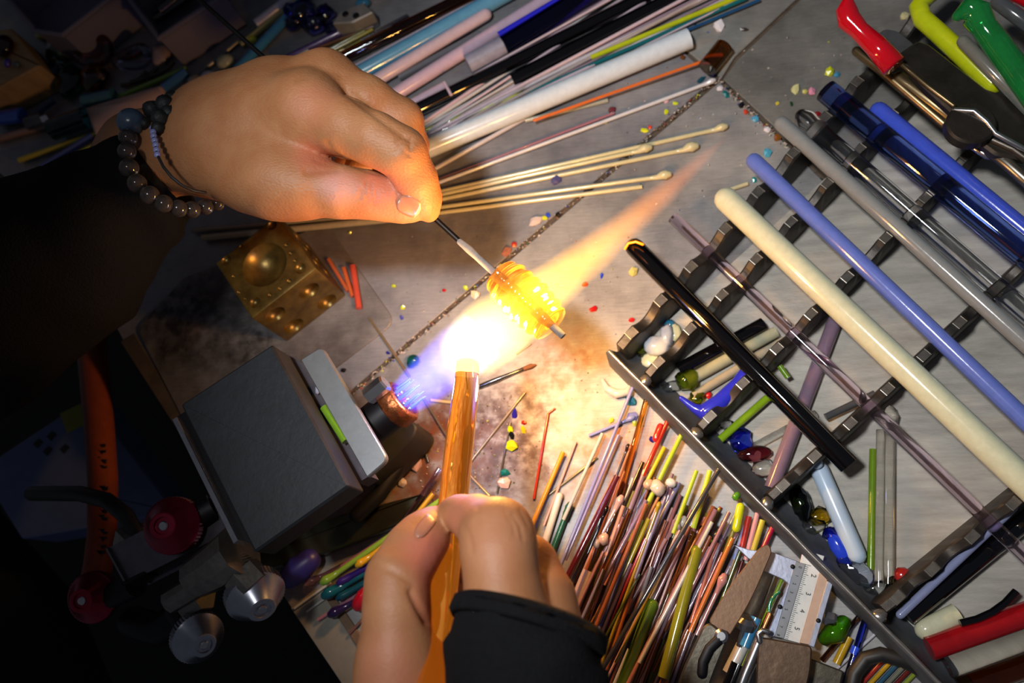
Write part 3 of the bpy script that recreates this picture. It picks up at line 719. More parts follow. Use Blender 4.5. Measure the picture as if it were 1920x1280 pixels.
def flame_part(name, a, b, side, stops, strength, radii, bend, power):
    d = b-a; Lf = d.length; x = d.normalized(); y = (side - x*side.dot(x)).normalized(); z = x.cross(y)
    m = flame_mat(name+'_gas', stops, strength, Lf, radii, bend, power)
    V, F = [], []; seg = 20; n = 16; ps = [p for p, r in radii]; rs = [r*0.05 for p, r in radii]
    for i in range(n+1):
        t = i/n; r = max(np.interp(t, ps, rs)*1.25, 0.0006)
        for k in range(seg):
            th = 2*math.pi*k/seg; V.append((t*Lf, bend*t*t+r*math.cos(th), r*math.sin(th)))
    for j in range(n):
        for k in range(seg):
            k2 = (k+1) % seg; F.append([j*seg+k, j*seg+k2, (j+1)*seg+k2, (j+1)*seg+k])
    F.append(list(range(seg))[::-1]); F.append([n*seg+k for k in range(seg)])
    F = [f[::-1] for f in F]
    me = bpy.data.meshes.new(name); me.from_pydata(V, [], F); me.update(); me.materials.append(m)
    o = bpy.data.objects.new(name, me); COL.objects.link(o); o.parent = fl
    M = Matrix((x, y, z)).transposed().to_4x4(); M.translation = a - worldloc(fl)
    o.matrix_local = M
    bm = bmesh.new(); bm.from_mesh(me); bmesh.ops.recalc_face_normals(bm, faces=bm.faces); bm.to_mesh(me); bm.free()
    return o
upimg = P(1000, 500, 90)-P(1000, 560, 90)
flame_part('yellow_flame', P(848, 676, 78), P(1385, 300, 124), upimg,
    [(0.0, '#ffd888', 0.35), (0.12, '#ffdc84', 0.8), (0.3, '#ffca38', 0.6), (0.5, '#ffac2c', 0.5), (0.75, '#ff8e20', 0.26), (1.0, '#ff6a10', 0.10)], 330,
    [(0.0, 0.20), (0.06, 0.29), (0.16, 0.32), (0.3, 0.27), (0.5, 0.18), (0.75, 0.12), (0.93, 0.06), (1.0, 0.015)], 0.012, 0.75)
flame_part('blue_cone', P(758, 748, 66), P(905, 628, 74), upimg,
    [(0.0, '#3a48ff', 0.9), (0.4, '#6068ff', 0.7), (0.75, '#9a92ff', 0.6), (1.0, '#e8dcff', 0.4)], 360,
    [(0.0, 0.19), (0.3, 0.24), (0.7, 0.29), (1.0, 0.27)], 0.0, 0.8)
jet_m = mat('jet_glow', '#4050ff', 0.5, emit='#6a78ff', es=0.9)
for i in range(9):
    a = i/9*6.283; c = P(758, 747, 66); d = (P(905, 628, 74)-c).normalized(); s1 = d.cross(Vector((0, 0, 1))).normalized(); s2 = d.cross(s1)
    off = s1*math.cos(a)*0.0056+s2*math.sin(a)*0.0056
    obj('jet', tube([c+off, c+off+d*0.0035, c+off+d*0.008], [0.0009, 0.0008, 0.0003], 6), jet_m, fl)
point('flame_light', P(918, 634, 86), 0.8, 0.008, (1.0, 0.50, 0.12))
point('flame_tail_light', P(1060, 530, 100), 0.32, 0.006, (1.0, 0.48, 0.10))
point('flame_blue_light', P(800, 715, 77), 0.08, 0.005, (0.35, 0.42, 1.0))
# ------------------------------------------------------------------ torch with graphite shelf
torch = empty('bench_torch', P(600, 900, 0), 'bench torch with a graphite marver block, red and silver valve knobs', 'torch')
graph = mat('graphite', '#25282d', 0.5, 0.3, noise=(120, 0.35), bump=(380, 0.25), rough2=0.68)
alu = mat('worn_aluminium', '#84878a', 0.42, 0.6, noise=(160, 0.18), bump=(900, 0.03))
blk = mat('black_iron', '#17161a', 0.5, 0.5, noise=(200, 0.3))
copper = mat('copper_face', '#a8623a', 0.38, 0.9, noise=(240, 0.5), bump=(420, 0.7))
brassy = mat('dull_nickel', '#8d8880', 0.36, 0.8, noise=(180, 0.35), bump=(500, 0.15))
steel = mat('bright_steel', '#b7b7ba', 0.25, 0.95, noise=(300, 0.2))
GT = 96.0
gpoly = [(510, 645), (338, 758), (477, 1036), (655, 911)]
gm = obj('marver_block', slab(gpoly, GT, 16, 0.0012, 0.0010), graph, torch, auto=30, label='square dark graphite block with a scratched top')
# a toothed heat spreader under the block edge
obj('backing_plate', slab([(322, 786), (331, 781), (447, 1012), (437, 1019)], 84, 26, 0, 0.0003), steel, torch, smooth=False)
obj('backing_plate', slab([(331, 781), (352, 768), (478, 1020), (447, 1012)], 78, 6, 0, 0), blk, torch, smooth=False)
obj('front_plate', slab([(563, 674), (603, 649), (728, 861), (688, 895)], 80, 3.2, [0.001, 0.003, 0.0035, 0.001], 0.0005), alu, torch, auto=30, label='pale aluminium plate with rounded corners in front of the graphite')
obj('spacer', slab([(540, 664), (566, 680), (692, 892), (672, 905)], 74, 12, 0, 0), mat('spacer_dark', '#4a4650', 0.7, 0.2, noise=(200, 0.4)), torch, smooth=False)
# burner barrel and face
bc = P(758, 748, 66); bd = (P(905, 628, 74)-bc).normalized()
rB = 39*S(745, 755, 66)
obj('burner_barrel', lathe([(0.9*rB, -0.060), (rB, -0.058), (rB, -0.0075), (rB*0.95, -0.006)], bc, bd, 40), blk, torch, auto=35)
obj('burner_face', lathe([(rB*1.04, -0.0085), (rB*1.12, -0.0075), (rB*1.12, -0.001), (rB*1.04, 0.0), (rB*0.9, 0.0002), (rB*0.86, -0.0016), (rB*0.5, -0.0018)], bc, bd, 40, lambda k, r, h: r*(1+0.03*random.uniform(-1, 1))), copper, torch, auto=50, label='crusted copper burner face')
obj('clamp_screw', lathe([(0.0042, -0.006), (0.0042, 0.004), (0.0036, 0.005)], P(708, 729, 78), bd, 6), steel, torch, smooth=False)
for i in range(7):
    a = i/7*6.283; s1 = bd.cross(Vector((0, 0, 1))).normalized(); s2 = bd.cross(s1); c = bc+s1*math.cos(a)*rB*0.55+s2*math.sin(a)*rB*0.55
    obj('gas_port', lathe([(0.0011, -0.002), (0.0011, 0.0004), (0.0006, 0.0005)], c, bd, 8), steel, torch)
# stand below the barrel
obj('stand_leg', slab([(640, 835), (770, 785), (782, 800), (776, 818), (690, 905), (655, 880)], 34, 30, 0.002, 0.001), mat('stand_iron', '#2f302e', 0.5, 0.5, noise=(120, 0.4)), torch, auto=30)
obj('stand_foot', slab([(470, 1045), (560, 985), (792, 925), (745, 985), (600, 1040), (500, 1070)], 9, 7, 0.002, 0.0008), mat('olive_steel', '#6c6a55', 0.25, 0.9, noise=(50, 0.55)), torch, auto=30)
obj('stand_column', tube([P(600, 900, 8), P(560, 860, 72)], 0.011, 24, 'flat', 'flat'), blk, torch, auto=40)
obj('gas_pipe', tube([P(762, 822, 12), P(742, 880, 14), P(712, 925, 16), P(670, 965, 18)], 0.0042, 14), blk, torch)
# valve manifold in front of the bench edge
def hexbar(a, b, r, seg=6): return tube([a, b], [r, r], seg, 'flat', 'flat')
obj('manifold', box(P(345, 1010, 42), (P(445, 965, 42)-P(245, 1065, 42))*0.5, (P(360, 1035, 42)-P(330, 985, 42))*0.5, Vector((0, 0, 0.009)), 0.0022), mat('grey_zinc', '#77737a', 0.35, 0.75, noise=(120, 0.3)), torch, auto=30)
obj('manifold_seam', box(P(262, 1085, 47), (P(285, 1072, 47)-P(245, 1092, 47))*0.5, (P(268, 1090, 47)-P(262, 1080, 47))*0.2, Vector((0, 0, 0.0052)), 0.0003), blk, torch, smooth=False)
obj('valve_body', tube([P(365, 1085, 52), P(412, 1058, 56), P(450, 1030, 60)], [0.0095, 0.0115, 0.0125], 10, 'flat', 'flat'), brassy, torch, auto=25, label='pitted nickel valve body')
obj('valve_neck', hexbar(P(318, 1128, 50), P(368, 1098, 52), 0.0058, 10), brassy, torch, auto=25)
obj('hex_nut', hexbar(P(452, 1072, 56), P(478, 1100, 54), 0.0092), brassy, torch, smooth=False)
for k in range(4): obj('thread_ring', tube([P(440+4*k, 1060+4*k, 57-k*.5), P(442+4*k, 1062+4*k, 57-k*.5)], 0.0078, 20, 'flat', 'flat'), brassy, torch, auto=40)
obj('hex_nut', hexbar(P(348, 1130, 40), P(382, 1112, 42), 0.0085), brassy, torch, smooth=False)
obj('hex_nut', hexbar(P(240, 1000, 40), P(268, 1028, 42), 0.0085), brassy, torch, smooth=False)
obj('hose_barb', hexbar(P(268, 1028, 42), P(300, 1062, 42), 0.0075, 12), brassy, torch, auto=30)
obj('valve_stem', hexbar(P(330, 990, 56), P(400, 952, 50), 0.0075, 14), blk, torch, auto=30)
obj('valve_stem', hexbar(P(196, 1122, 30), P(255, 1095, 36), 0.0065, 14), blk, torch, auto=30)
def knob(c, axis, rbig, m, label):
    """knurled rim, cone, hollow end with set screw; axis points to the narrow end"""
    seg = 96
    kn = lambda k, r, h: r*(1+0.014*(1 if k % 2 else -1)) if r > rbig*0.93 else r
    o = obj('valve_knob', lathe([(rbig*0.35, -rbig*0.42), (rbig*0.90, -rbig*0.42), (rbig, -rbig*0.36), (rbig, rbig*0.02), (rbig*0.92, rbig*0.08), (rbig*0.46, rbig*0.72), (rbig*0.42, rbig*0.74), (rbig*0.30, rbig*0.74), (rbig*0.28, rbig*0.66), (rbig*0.05, rbig*0.66)], c, axis, seg, kn), m, torch, label=label, auto=25)
    obj('set_screw', lathe([(rbig*0.17, rbig*0.5), (rbig*0.17, rbig*0.70), (rbig*0.13, rbig*0.73), (rbig*0.04, rbig*0.73)], c, axis, 16), steel, o, auto=30)
redk = mat('red_anodised', '#922038', 0.3, 0.75, noise=(300, 0.15)); silk = mat('knob_aluminium', '#a9abb6', 0.28, 0.9, noise=(250, 0.15))
def aim(x0, y0, z0, x1, y1, z1): return (P(x1, y1, z1)-P(x0, y0, z0)).normalized()
knob(P(322, 985, 62), aim(345, 983, 58, 290, 984, 88), 53*S(322, 985, 62), redk, 'red anodised valve knob nearest the graphite block')
knob(P(172, 1120, 34), aim(205, 1110, 30, 155, 1126, 52), 47*S(172, 1120, 34), redk, 'red anodised valve knob at the far corner')
knob(P(480, 1118, 50), aim(462, 1085, 48, 500, 1165, 62), 55*S(480, 1118, 50), silk, 'silver knurled valve knob below the graphite block')
knob(P(372, 1196, 40), aim(352, 1170, 38, 395, 1222, 56), 48*S(372, 1196, 40), silk, 'silver knurled valve knob lowest in view')
# pipework joining the lower silver knob
obj('valve_stem', hexbar(P(352, 1172, 36), P(330, 1140, 34), 0.006, 14), blk, torch, auto=30)
obj('valve_body', tube([P(250, 1165, 20), P(300, 1180, 24), P(340, 1150, 30)], 0.008, 14), blk, torch)
# ------------------------------------------------------------------ hoses
hose_m = mat('orange_rubber', '#84391a', 0.6, noise=(200, 0.25), bump=(300, 0.2))
hp = [(165, 560, -30), (176, 690, -22), (186, 800, -10), (193, 900, 2), (192, 1000, 14), (184, 1062, 24), (176, 1100, 28)]
hose = empty('gas_hose', P(190, 900, -10), 'thick orange rubber gas hose with printed marks', 'hose')
obj('hose_tube', tube([P(*q) for q in hp], [26*S(*q) for q in hp], 24), hose_m, hose)
ink = mat('black_ink', '#140d0a', 0.7)
rnd = random.Random(11)
for i in range(16):                    # printed characters along the hose: narrow strokes lying on it
    y = 835+i*13.5
    if i in (4, 5, 11): continue
    z = np.interp(y, [q[1] for q in hp], [q[2] for q in hp]); x = np.interp(y, [q[1] for q in hp], [q[0] for q in hp])
    r = 26*S(x, y, z)
    for (dx, L) in ((-8, 0.0016), (-2, 0.0030), (4, 0.0022)):
        p = P(x+dx, y+rnd.uniform(-3, 3), z+r*1000*0.985)
        obj('print_mark', box(p, Vector((0.0018, 0, 0)), Vector((0, 0.0005+rnd.random()*0.0007, 0)), Vector((0, 0, 0.0003))), ink, hose, smooth=False)
cab = obj('air_hose', tube([P(60, 925, 10), P(150, 925, 30), P(200, 938, 42), P(235, 965, 46), P(256, 1005, 44)], 0.0042, 14), mat('black_rubber', '#131211', 0.55), None, 'thin black hose crossing the orange hose to the torch valve', 'hose')
# box on the shelf under the bench
bx_ = empty('printed_box', P(110, 820, -60), 'pale blue box with a yellow patch under the bench edge', 'box')
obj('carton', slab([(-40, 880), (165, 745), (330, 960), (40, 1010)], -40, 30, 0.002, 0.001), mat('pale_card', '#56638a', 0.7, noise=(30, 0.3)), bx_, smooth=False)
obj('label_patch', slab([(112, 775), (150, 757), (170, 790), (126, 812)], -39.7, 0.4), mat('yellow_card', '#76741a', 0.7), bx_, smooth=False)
for (x, y) in ((70, 832), (95, 818), (120, 842), (88, 846)):
    obj('dark_mark', slab([(x-8, y), (x+2, y-10), (x+10, y-4), (x, y+8)], -39.6, 0.4), ink, bx_, smooth=False)
obj('stub', rodgeo(608, 763, 649, 827, 17, 76), opaque('#7fae2e'), None, 'short green glass stub wedged in the gap behind the aluminium plate', 'glass rod', auto=40)
obj('glass_flake', blob(P(596, 730, 75), 0.003, 0.0014, 0.0014, 4, 0.2), opaque('#c8c8dc'), None, 'pale flake in the gap above the green stub', 'glass chip')
# ------------------------------------------------------------------ brass dapping block
brass = mat('old_brass', '#8a6f35', 0.36, 0.7, noise=(90, 0.5), bump=(300, 0.15), color2='#55431f')
DT = 41.0
tl, tt, tr_, tb = P(404, 490, DT), P(520, 404, DT), P(597, 512, DT), P(472, 592, DT)
ctr = (tl+tt+tr_+tb)/4; e1 = ((tr_-tt)+(tb-tl)).normalized(); e1.z = 0; e1.normalize(); e2 = Vector((-e1.y, e1.x, 0))
hs = ((tr_-tt).length+(tb-tl).length+(tt-tl).length+(tr_-tb).length)/8
hz = DT*0.0005; cc_ = Vector((ctr.x, ctr.y, hz+0.0004))
base = obj('dapping_block', box(cc_, e1*hs, e2*hs, Vector((0, 0, hz)), 0.0012), brass, None, 'old brass cube with round hollows in each face, on the scorched plate', 'dapping block', auto=30)
def cutter(c, r, sub=3):
    o = obj('cutter', sphere(c, r, sub), brass); md = base.modifiers.new('b', 'BOOLEAN'); md.operation = 'DIFFERENCE'; md.object = o; md.solver = 'EXACT'; return o
cuts = []
def facept(pxl, n):      # pixel -> point on block face plane with outward normal n through face centre
    d = ray(*pxl); f = cc_+n*(hz if abs(n.z) > .5 else hs); t = (f-CAMLOC).dot(n)/d.dot(n); return CAMLOC+d*t
top = Vector((0, 0, 1))
for (x, y, r, dep) in [(496, 496, 0.0135, 0.35), (510, 422, 0.0032, 0.3), (563, 503, 0.0034, 0.3), (478, 567, 0.0034, 0.3), (424, 488, 0.0032, 0.3), (537, 460, 0.0013, 0.1), (545, 475, 0.0013, 0.1), (553, 489, 0.0012, 0.1), (542, 527, 0.0016, 0.1), (525, 541, 0.0013, 0.1), (506, 553, 0.0014, 0.1), (438, 518, 0.0013, 0.1), (448, 548, 0.0013, 0.1), (460, 560, 0.001, 0.1), (452, 462, 0.0012, 0.1)]:
    cuts.append(cutter(facept((x, y), top)+top*(r*dep), r*(1+dep*0.12), 4 if r > 0.01 else 2))
nlow = -e2 if (-e2).dot(P(560, 700)-P(530, 500)) > 0 else e2
nlow = max([e1, -e1, e2, -e2], key=lambda v: v.dot((P(560, 640)-P(500, 500)).normalized())); nrt = max([e1, -e1, e2, -e2], key=lambda v: v.dot((P(660, 460)-P(520, 500)).normalized()))
for (x, y) in [(516, 590), (580, 545), (551, 611), (613, 566)]:
    cuts.append(cutter(facept((x, y), nlow)+nlow*0.0012, 0.0062, 3))
fc = cc_+nrt*hs; sd = nlow
for (s, h) in ((-0.5, 0.35), (0.0, 0.35), (0.5, 0.35), (-0.5, -0.3), (0.0, -0.3), (0.5, -0.3)): cuts.append(cutter(fc+sd*(hs*s)+Vector((0, 0, hz*h))+nrt*0.001, 0.0042, 2))
dg = bpy.context.evaluated_depsgraph_get(); bpy.context.view_layer.update(); dg = bpy.context.evaluated_depsgraph_get()
nm = bpy.data.meshes.new_from_object(base.evaluated_get(dg)); base.modifiers.clear(); base.data = nm
for c in cuts: bpy.data.objects.remove(c)
nm.polygons.foreach_set('use_smooth', [True]*len(nm.polygons)); nm.set_sharp_from_angle(angle=math.radians(30))
for (a, b_, lab) in (((616, 486, 652, 545, 8), '#c8643c', 'leftmost thin coral glass stick beside the brass cube'), ((644, 502, 661, 556, 9), '#d2693a', 'middle orange glass stick beside the brass cube'), ((661, 498, 673, 578, 12), '#d9543f', 'rightmost thick red-orange glass stick beside the brass cube')):
    rod('glass_stick', opaque(b_), lab, 'coral sticks by the brass cube', *a, z1=1.4, cat='glass stick')
# ------------------------------------------------------------------ rods lying across the tray
TT = 19.5          # height of the notch floors (mm)
G = 'thick rods laid across the tray'
rod('glass_rod', mat('black_glass', '#050507', 0.06, coat=0.6), 'thick glossy black rod with a glowing rounded tip across the tray', G, 1190, 464, 1592, 872, 38, z1=TT+3, z2=TT-1, caps=('round', 'flat'), seg=20)
obj('hot_rim', tube([P(1172, 466, 34), P(1178, 456, 35), P(1192, 453, 35.5), P(1205, 458, 35)], 0.0007, 8), mat('hot_rim_glow', '#ff8a10', 0.3, emit='#ff8010', es=1.3), bpy.data.objects['glass_rod'], label='orange glowing rim of the hot tip')
rod('glass_rod', clear('#e6d3e2'), 'thin pale lilac clear rod with a chipped end across the tray', G, 1262, 408, 1990, 1108, 25, z1=TT, seg=20, caps=('flat', 'flat'))
rod('glass_rod', opaque('#d8d8b6'), 'thick ivory rod with a rounded end across the tray', G, 1362, 374, 2000, 978, 50, z1=TT+2, caps=('round', 'flat'), seg=24)
rod('glass_rod', opaque('#6678c8'), 'periwinkle blue rod between the ivory and the grey rods', G, 1414, 302, 2000, 862, 33, z1=TT+2, caps=('round', 'flat'), seg=20)
rod('glass_rod', opaque('#878b8a'), 'opaque grey rod beside the clear knobbed rod', G, 1466, 232, 2000, 712, 31, z1=TT+2, caps=('round', 'flat'), seg=20)
rod('glass_rod', clear('#eef0f0'), 'clear colourless rod with a melted knob end', G, 1512, 226, 2000, 652, 36, z1=TT+2, seg=20, bulb0=1.12)
rod('glass_rod', clear('#6482dc'), 'transparent dark blue rod with an angled cut end', G, 1548, 170, 2000, 540, 46, z1=TT+2, seg=20)
rod('glass_rod', opaque('#4257cc'), 'opaque bright blue rod beside the transparent blue one', G, 1648, 208, 2000, 498, 35, z1=TT+2, caps=('round', 'flat'), seg=20)
# things lying inside the tray compartments
Gt = 'short pieces lying in the tray compartments'
TF = 3.2
def piece(m, label, x1, y1, x2, y2, w, z=TF, **k): return rod('glass_offcut', m, label, Gt, x1, y1, x2, y2, w, z1=z, cat='glass offcut', **k)
piece(mat('black_glass', '#050507'), 'short black rod piece under the long black rod in the tray', 1272, 695, 1432, 608, 28, seg=16)
piece(opaque('#a9ab90'), 'grey-ivory offcut beside the short black piece', 1288, 715, 1455, 622, 22)
piece(opaque('#a39d8b'), 'second grey-ivory offcut nearer the blue bent piece', 1300, 742, 1470, 638, 17)
obj('glass_offcut', join(tube([P(1322, 772, 16), P(1350, 755, 16), P(1385, 722, 16), P(1404, 692, 17)], [16*S(1350, 750, 10), 17*S(1350, 750, 10), 16*S(1350, 750, 10), 13*S(1350, 750, 10)], 16), tube([P(1277, 746, 18), P(1300, 764, 17), P(1324, 774, 16)], [0.0012, 0.0022, 0.0042], 14)), opaque('#2a30c8'), None, 'bent cobalt blue offcut with a pulled tail in the tray', 'glass offcut', Gt)
piece(opaque('#8fb31f'), 'lime green thin rod below the black rod in the tray', 1350, 824, 1450, 736, 15, z=TF+3)
piece(opaque('#6f9420'), 'short green stub showing past the divider beside the black rod', 1462, 686, 1478, 708, 11, z=10)
piece(opaque('#806a7c'), 'mauve grey rod slanting across the tray floor', 1446, 916, 1566, 600, 27, z=TF, seg=16)
piece(clear('#f2f2f0'), 'clear thin rod under the mauve rod', 1412, 838, 1530, 775, 15, z=TF)
piece(opaque('#4c4a4c'), 'dark grey thin rod resting against a divider', 1548, 782, 1640, 738, 14, z=TF+3)
_pb = piece(mat('pale_blue_opaque', '#a9bbce', 0.25, coat=0.3), 'pale blue opaque offcut with a pulled point', 1536, 880, 1606, 1040, 34, caps=('round', 'round'), seg=18)
obj('pulled_point', tube([P(1532, 868, 14), P(1536, 856, 15), P(1541, 848, 16)], [0.0028, 0.0012, 0.0004], 8), MATS['pale_blue_opaque'], _pb)
piece(opaque('#6b8b1c'), 'olive green thin rod upright beside the clear pair', 1637, 842, 1633, 1068, 14, z=TF+1)
piece(clear('#f3f1ec'), 'left clear rod of the upright pair', 1652, 806, 1648, 1100, 18, z=TF+1, seg=16)
piece(clear('#f3f1ec', 0.05), 'right clear rod of the upright pair with a round ball end', 1668, 780, 1666, 1095, 20, z=TF+1, seg=16, bulb0=1.5)
piece(opaque('#8a90b4'), 'lilac grey rod along the lowest divider', 1688, 1152, 1900, 952, 16, z=TF+10, seg=14, caps=('round', 'round'))
piece(mat('black_glass', '#050507'), 'long black rod beside the lilac grey rod', 1700, 1156, 1960, 945, 34, z=TF+3, seg=18)
piece(opaque('#d6d2b0'), 'ivory rounded stub at the tray edge', 1735, 1180, 1795, 1150, 38, z=TF, caps=('round', 'flat'), seg=20)
piece(opaque('#a01218'), 'thick red rod at the lower right tray corner', 1742, 1216, 1990, 1128, 44, z=TF+2, seg=20)
piece(clear('#f4f2ee'), 'broad clear rod below the red one', 1775, 1250, 1990, 1170, 42, z=TF, seg=18)
piece(clear('#8a5420'), 'amber brown rod at the bottom edge of the tray', 1800, 1292, 1990, 1225, 40, z=TF, seg=18)
piece(mat('black_glass', '#050507'), 'dark curved rod above the red one', 1800, 1168, 1905, 1108, 14, z=TF+10, bend=1.5)
# lumps in the tray
Gl = 'melted glass lumps in the tray'
def lump(m, label, x, y, rx, ry, rz, seed, jit=0.22, z=TF, sub=2, cat='glass lump', group=Gl, rot=0.0):
    if z == TF:
        u = uv(x, y, TF+4)[0]; z = max(TF, float(np.interp(u, [q[0] for q in SLOPE], [q[1] for q in SLOPE])))
    s = S(x, y, z); return obj('glass_lump', blob(P(x, y, z)+Vector((0, 0, rz*s)), rx*s*1.15, ry*s*1.15, rz*s*1.1, seed, jit, sub, Matrix.Rotation(rot, 3, 'Z')), m, None, label, cat, group)
lump(opaque('#c7cdd6'), 'rounded pale blue-white pebble in the corner compartment', 1232, 652, 22, 17, 13, 1, 0.06, sub=3)
lump(opaque('#aab6cc'), 'upright blue-white shard in the corner compartment', 1250, 632, 11, 20, 13, 2)
lump(opaque('#d5d8b4'), 'cream chip above the pebble in the corner compartment', 1266, 626, 9, 16, 7, 3)
lump(opaque('#d4d7b6'), 'flat cream disc below the pebble', 1220, 676, 15, 13, 4, 4, 0.08, sub=3)
lump(clear('#b9c83a'), 'yellow-green clear crumb left of the pebble', 1203, 656, 9, 13, 7, 5)
lump(opaque('#2b6f92'), 'teal blue shard behind the cream chip', 1256, 610, 10, 8, 6, 6)
lump(clear('#e6e6e4'), 'crumpled clear lump beside the olive lump', 1262, 726, 20, 11, 8, 7, 0.3)
lump(clear('#a3b830'), 'olive green clear lump with a hollow top', 1288, 716, 19, 19, 16, 8, 0.18)
lump(clear('#b4c43a'), 'small yellow-green lump below the olive one', 1306, 748, 14, 12, 9, 9, 0.3)
lump(opaque('#c8202a'), 'tiny red crumb beside the bent blue piece', 1328, 742, 6, 6, 5, 10)
lump(clear('#3148d8'), 'transparent cobalt curl below the lime rod', 1388, 828, 20, 22, 12, 11, 0.2)
lump(clear('#e9e9ea'), 'clear crumb left of the cobalt curl', 1362, 798, 14, 9, 7, 12, 0.3)
lump(clear('#9a4a58'), 'wine red clear stub beside the cobalt curl', 1414, 853, 28, 13, 12, 13, 0.05, sub=3, rot=0.1)
lump(clear('#e8e8e8'), 'clear lump under the wine red stub', 1430, 880, 18, 15, 9, 14, 0.25)
lump(clear('#203010'), 'very dark green glass knob below the third divider', 1500, 945, 16, 30, 16, 15, 0.1, sub=3, rot=0.2)
lump(clear('#d8c020'), 'bright yellow clear crumb', 1536, 970, 19, 15, 9, 16, 0.28)
lump(clear('#eaeaea'), 'clear crumb below the yellow one', 1524, 985, 20, 12, 7, 17, 0.3)
lump(opaque('#2444d8'), 'cobalt blue bottle-shaped stub beside the pale blue offcut', 1572, 1028, 13, 30, 12, 18, 0.08, sub=3, rot=0.45)
lump(clear('#3358e0'), 'clear blue knob above the cobalt stub', 1556, 1002, 14, 11, 10, 19, 0.2)
lump(clear('#d4dcea'), 'clear ridged stub with a blue end near the tray lip', 1602, 1068, 18, 32, 12, 20, 0.12, sub=3, rot=0.75)
lump(clear('#e4e8ea'), 'clear faceted lump below the upright rods', 1652, 1104, 26, 12, 9, 21, 0.22)
lump(mat('dark_red_bead', '#8a1c1a', 0.15, coat=0.5), 'dark red bead with a brown swirl beside the clear pair', 1690, 1080, 15, 14, 11, 22, 0.1, sub=3)
lump(clear('#b59a6a'), 'brown crusted crumb beside the dark red bead', 1678, 1092, 12, 13, 9, 23, 0.3)
lump(clear('#5f7a34'), 'green crumb in the tray corner below the clear lump', 1654, 1130, 9, 8, 6, 24, 0.3)
# ------------------------------------------------------------------ rods on the plate above the hand
Gu = 'rods fanned out above the hand'
def up(m, label, *a, z=0.2, **k): return rod('glass_rod', m, label, Gu, *a, z1=z, **k)
up(clear('#8a4a18'), 'amber brown transparent rod just above the hand', 600, 128, 900, -18, 24, z=1)
up(opaque('#d9c9d8'), 'thin lilac rod edging the sky blue rod', 660, 128, 900, -2, 9)
up(opaque('#63a5cc'), 'thick sky blue rod above the hand', 660, 146, 960, -18, 31, z=0.3, seg=18)
up(opaque('#dcc4d0'), 'white-pink rod with a rounded end', 690, 160, 910, 28, 24, z=1, seg=16, caps=('flat', 'round'))
up(opaque('#77757a'), 'short slim grey rod between two pink rods', 748, 146, 900, 62, 13)
up(opaque('#d8b9cc'), 'long thick pale pink rod running off the top edge', 730, 184, 1075, -32, 25, z=0.4, seg=16)
up(clear('#1b1480'), 'thick dark cobalt transparent rod at the top edge', 945, 88, 1120, -22, 40, seg=18)
up(mat('frosted_grey_glass', '#a2a0b4', 0.45, trans=0.3, noise=(200, 0.3)), 'frosted grey end piece in front of the dark cobalt rod', 878, 122, 944, 86, 38, seg=18)
up(opaque('#2a2ad8'), 'slim bright blue rod lying on the cobalt rod', 935, 66, 1085, -22, 13, z=9)
up(opaque('#dcbccb'), 'short pink rod with a cut end near the knuckles', 740, 212, 836, 160, 17, z=0.5)
up(opaque('#d9c3cc'), 'pink stringer crossing the short pink rod', 770, 206, 1160, -10, 5, z=6)
up(opaque('#d6bccb'), 'tiny pink cross bar on the pink stringer', 833, 154, 846, 178, 6, z=8)
up(mat('black_glass', '#050507'), 'first thick black rod behind the white stringers', 770, 212, 1215, -8, 26, z=0.3, seg=16)
up(mat('black_glass', '#050507'), 'second thick black rod nearer the top edge', 960, 150, 1300, -24, 26, z=0.3, seg=16)
up(opaque('#dce6ee'), 'very thick white rod with a flat end lying beside the stringers', 770, 291, 1292, 72, 38, z=0.4, seg=20, caps=('flat', 'flat'))
up(opaque('#c6cf1e'), 'yellow-green slim rod leaving the knuckles', 780, 252, 992, 172, 9, z=1)
up(opaque('#c6cf1e'), 'yellow-green slim rod running off the top edge', 1108, 108, 1400, -12, 10, z=3)
up(opaque('#1b6b70'), 'teal slim rod joining the two yellow-green rods', 985, 176, 1400, -4, 9, z=1.5)
up(opaque('#1c4f7e'), 'dark blue-teal stringer below the teal rod', 900, 218, 1425, 0, 6, z=2)
up(opaque('#14594f'), 'dark green stringer beside the yellow-green rod', 782, 262, 995, 182, 6, z=1)
up(opaque('#e0cdd4'), 'pale pink rod with a ball end below the thick white rod', 880, 252, 1166, 138, 11, z=0.4, bulb1=2.1)
up(opaque('#dcaebb'), 'pink stringer with a bulb end at the seam', 1150, 150, 1268, 96, 7, z=0.3, bulb1=1.9)
up(opaque('#e0702c'), 'orange stringer pointing at the amber chunk', 1000, 226, 1352, 103, 6, z=5)
up(opaque('#a7a796'), 'short grey-green stick below the orange stringer', 985, 226, 1140, 188, 8)
up(opaque('#cfc6c8'), 'white stringer leaving the fingertips', 800, 325, 1030, 196, 8, z=0.5)
up(opaque('#a8707a'), 'mauve-brown stringer under the white one', 800, 346, 1152, 212, 6)
up(opaque('#d6d4d8'), 'long white stringer reaching the seam crossing', 815, 345, 1335, 153, 7, z=1, bulb1=1.6)
for (x1, y1, x2, y2, bl, lab) in ((795, 366, 1355, 240, 1.9, 'topmost ivory stringer with a bulb end'), (795, 372, 1212, 280, 2.2, 'shorter ivory stringer with a bulb end below the topmost one'), (795, 380, 1298, 278, 2.4, 'ivory stringer with the largest bulb end'), (800, 392, 1248, 330, 2.2, 'ivory stringer whose bulb touches the flame tail'), (800, 402, 1204, 350, 0, 'lowest ivory stringer with a plain cut end')):
    up(opaque('#cfc69a'), lab, x1, y1, x2, y2, 8, bulb1=bl)
up(opaque('#bdb396'), 'ivory rod passing under the thumb', 380, 446, 800, 404, 13, z=1.5)
up(opaque('#a39a86'), 'second ivory rod under the thumb', 360, 432, 720, 402, 10, z=1.5)
rnd = random.Random(21)
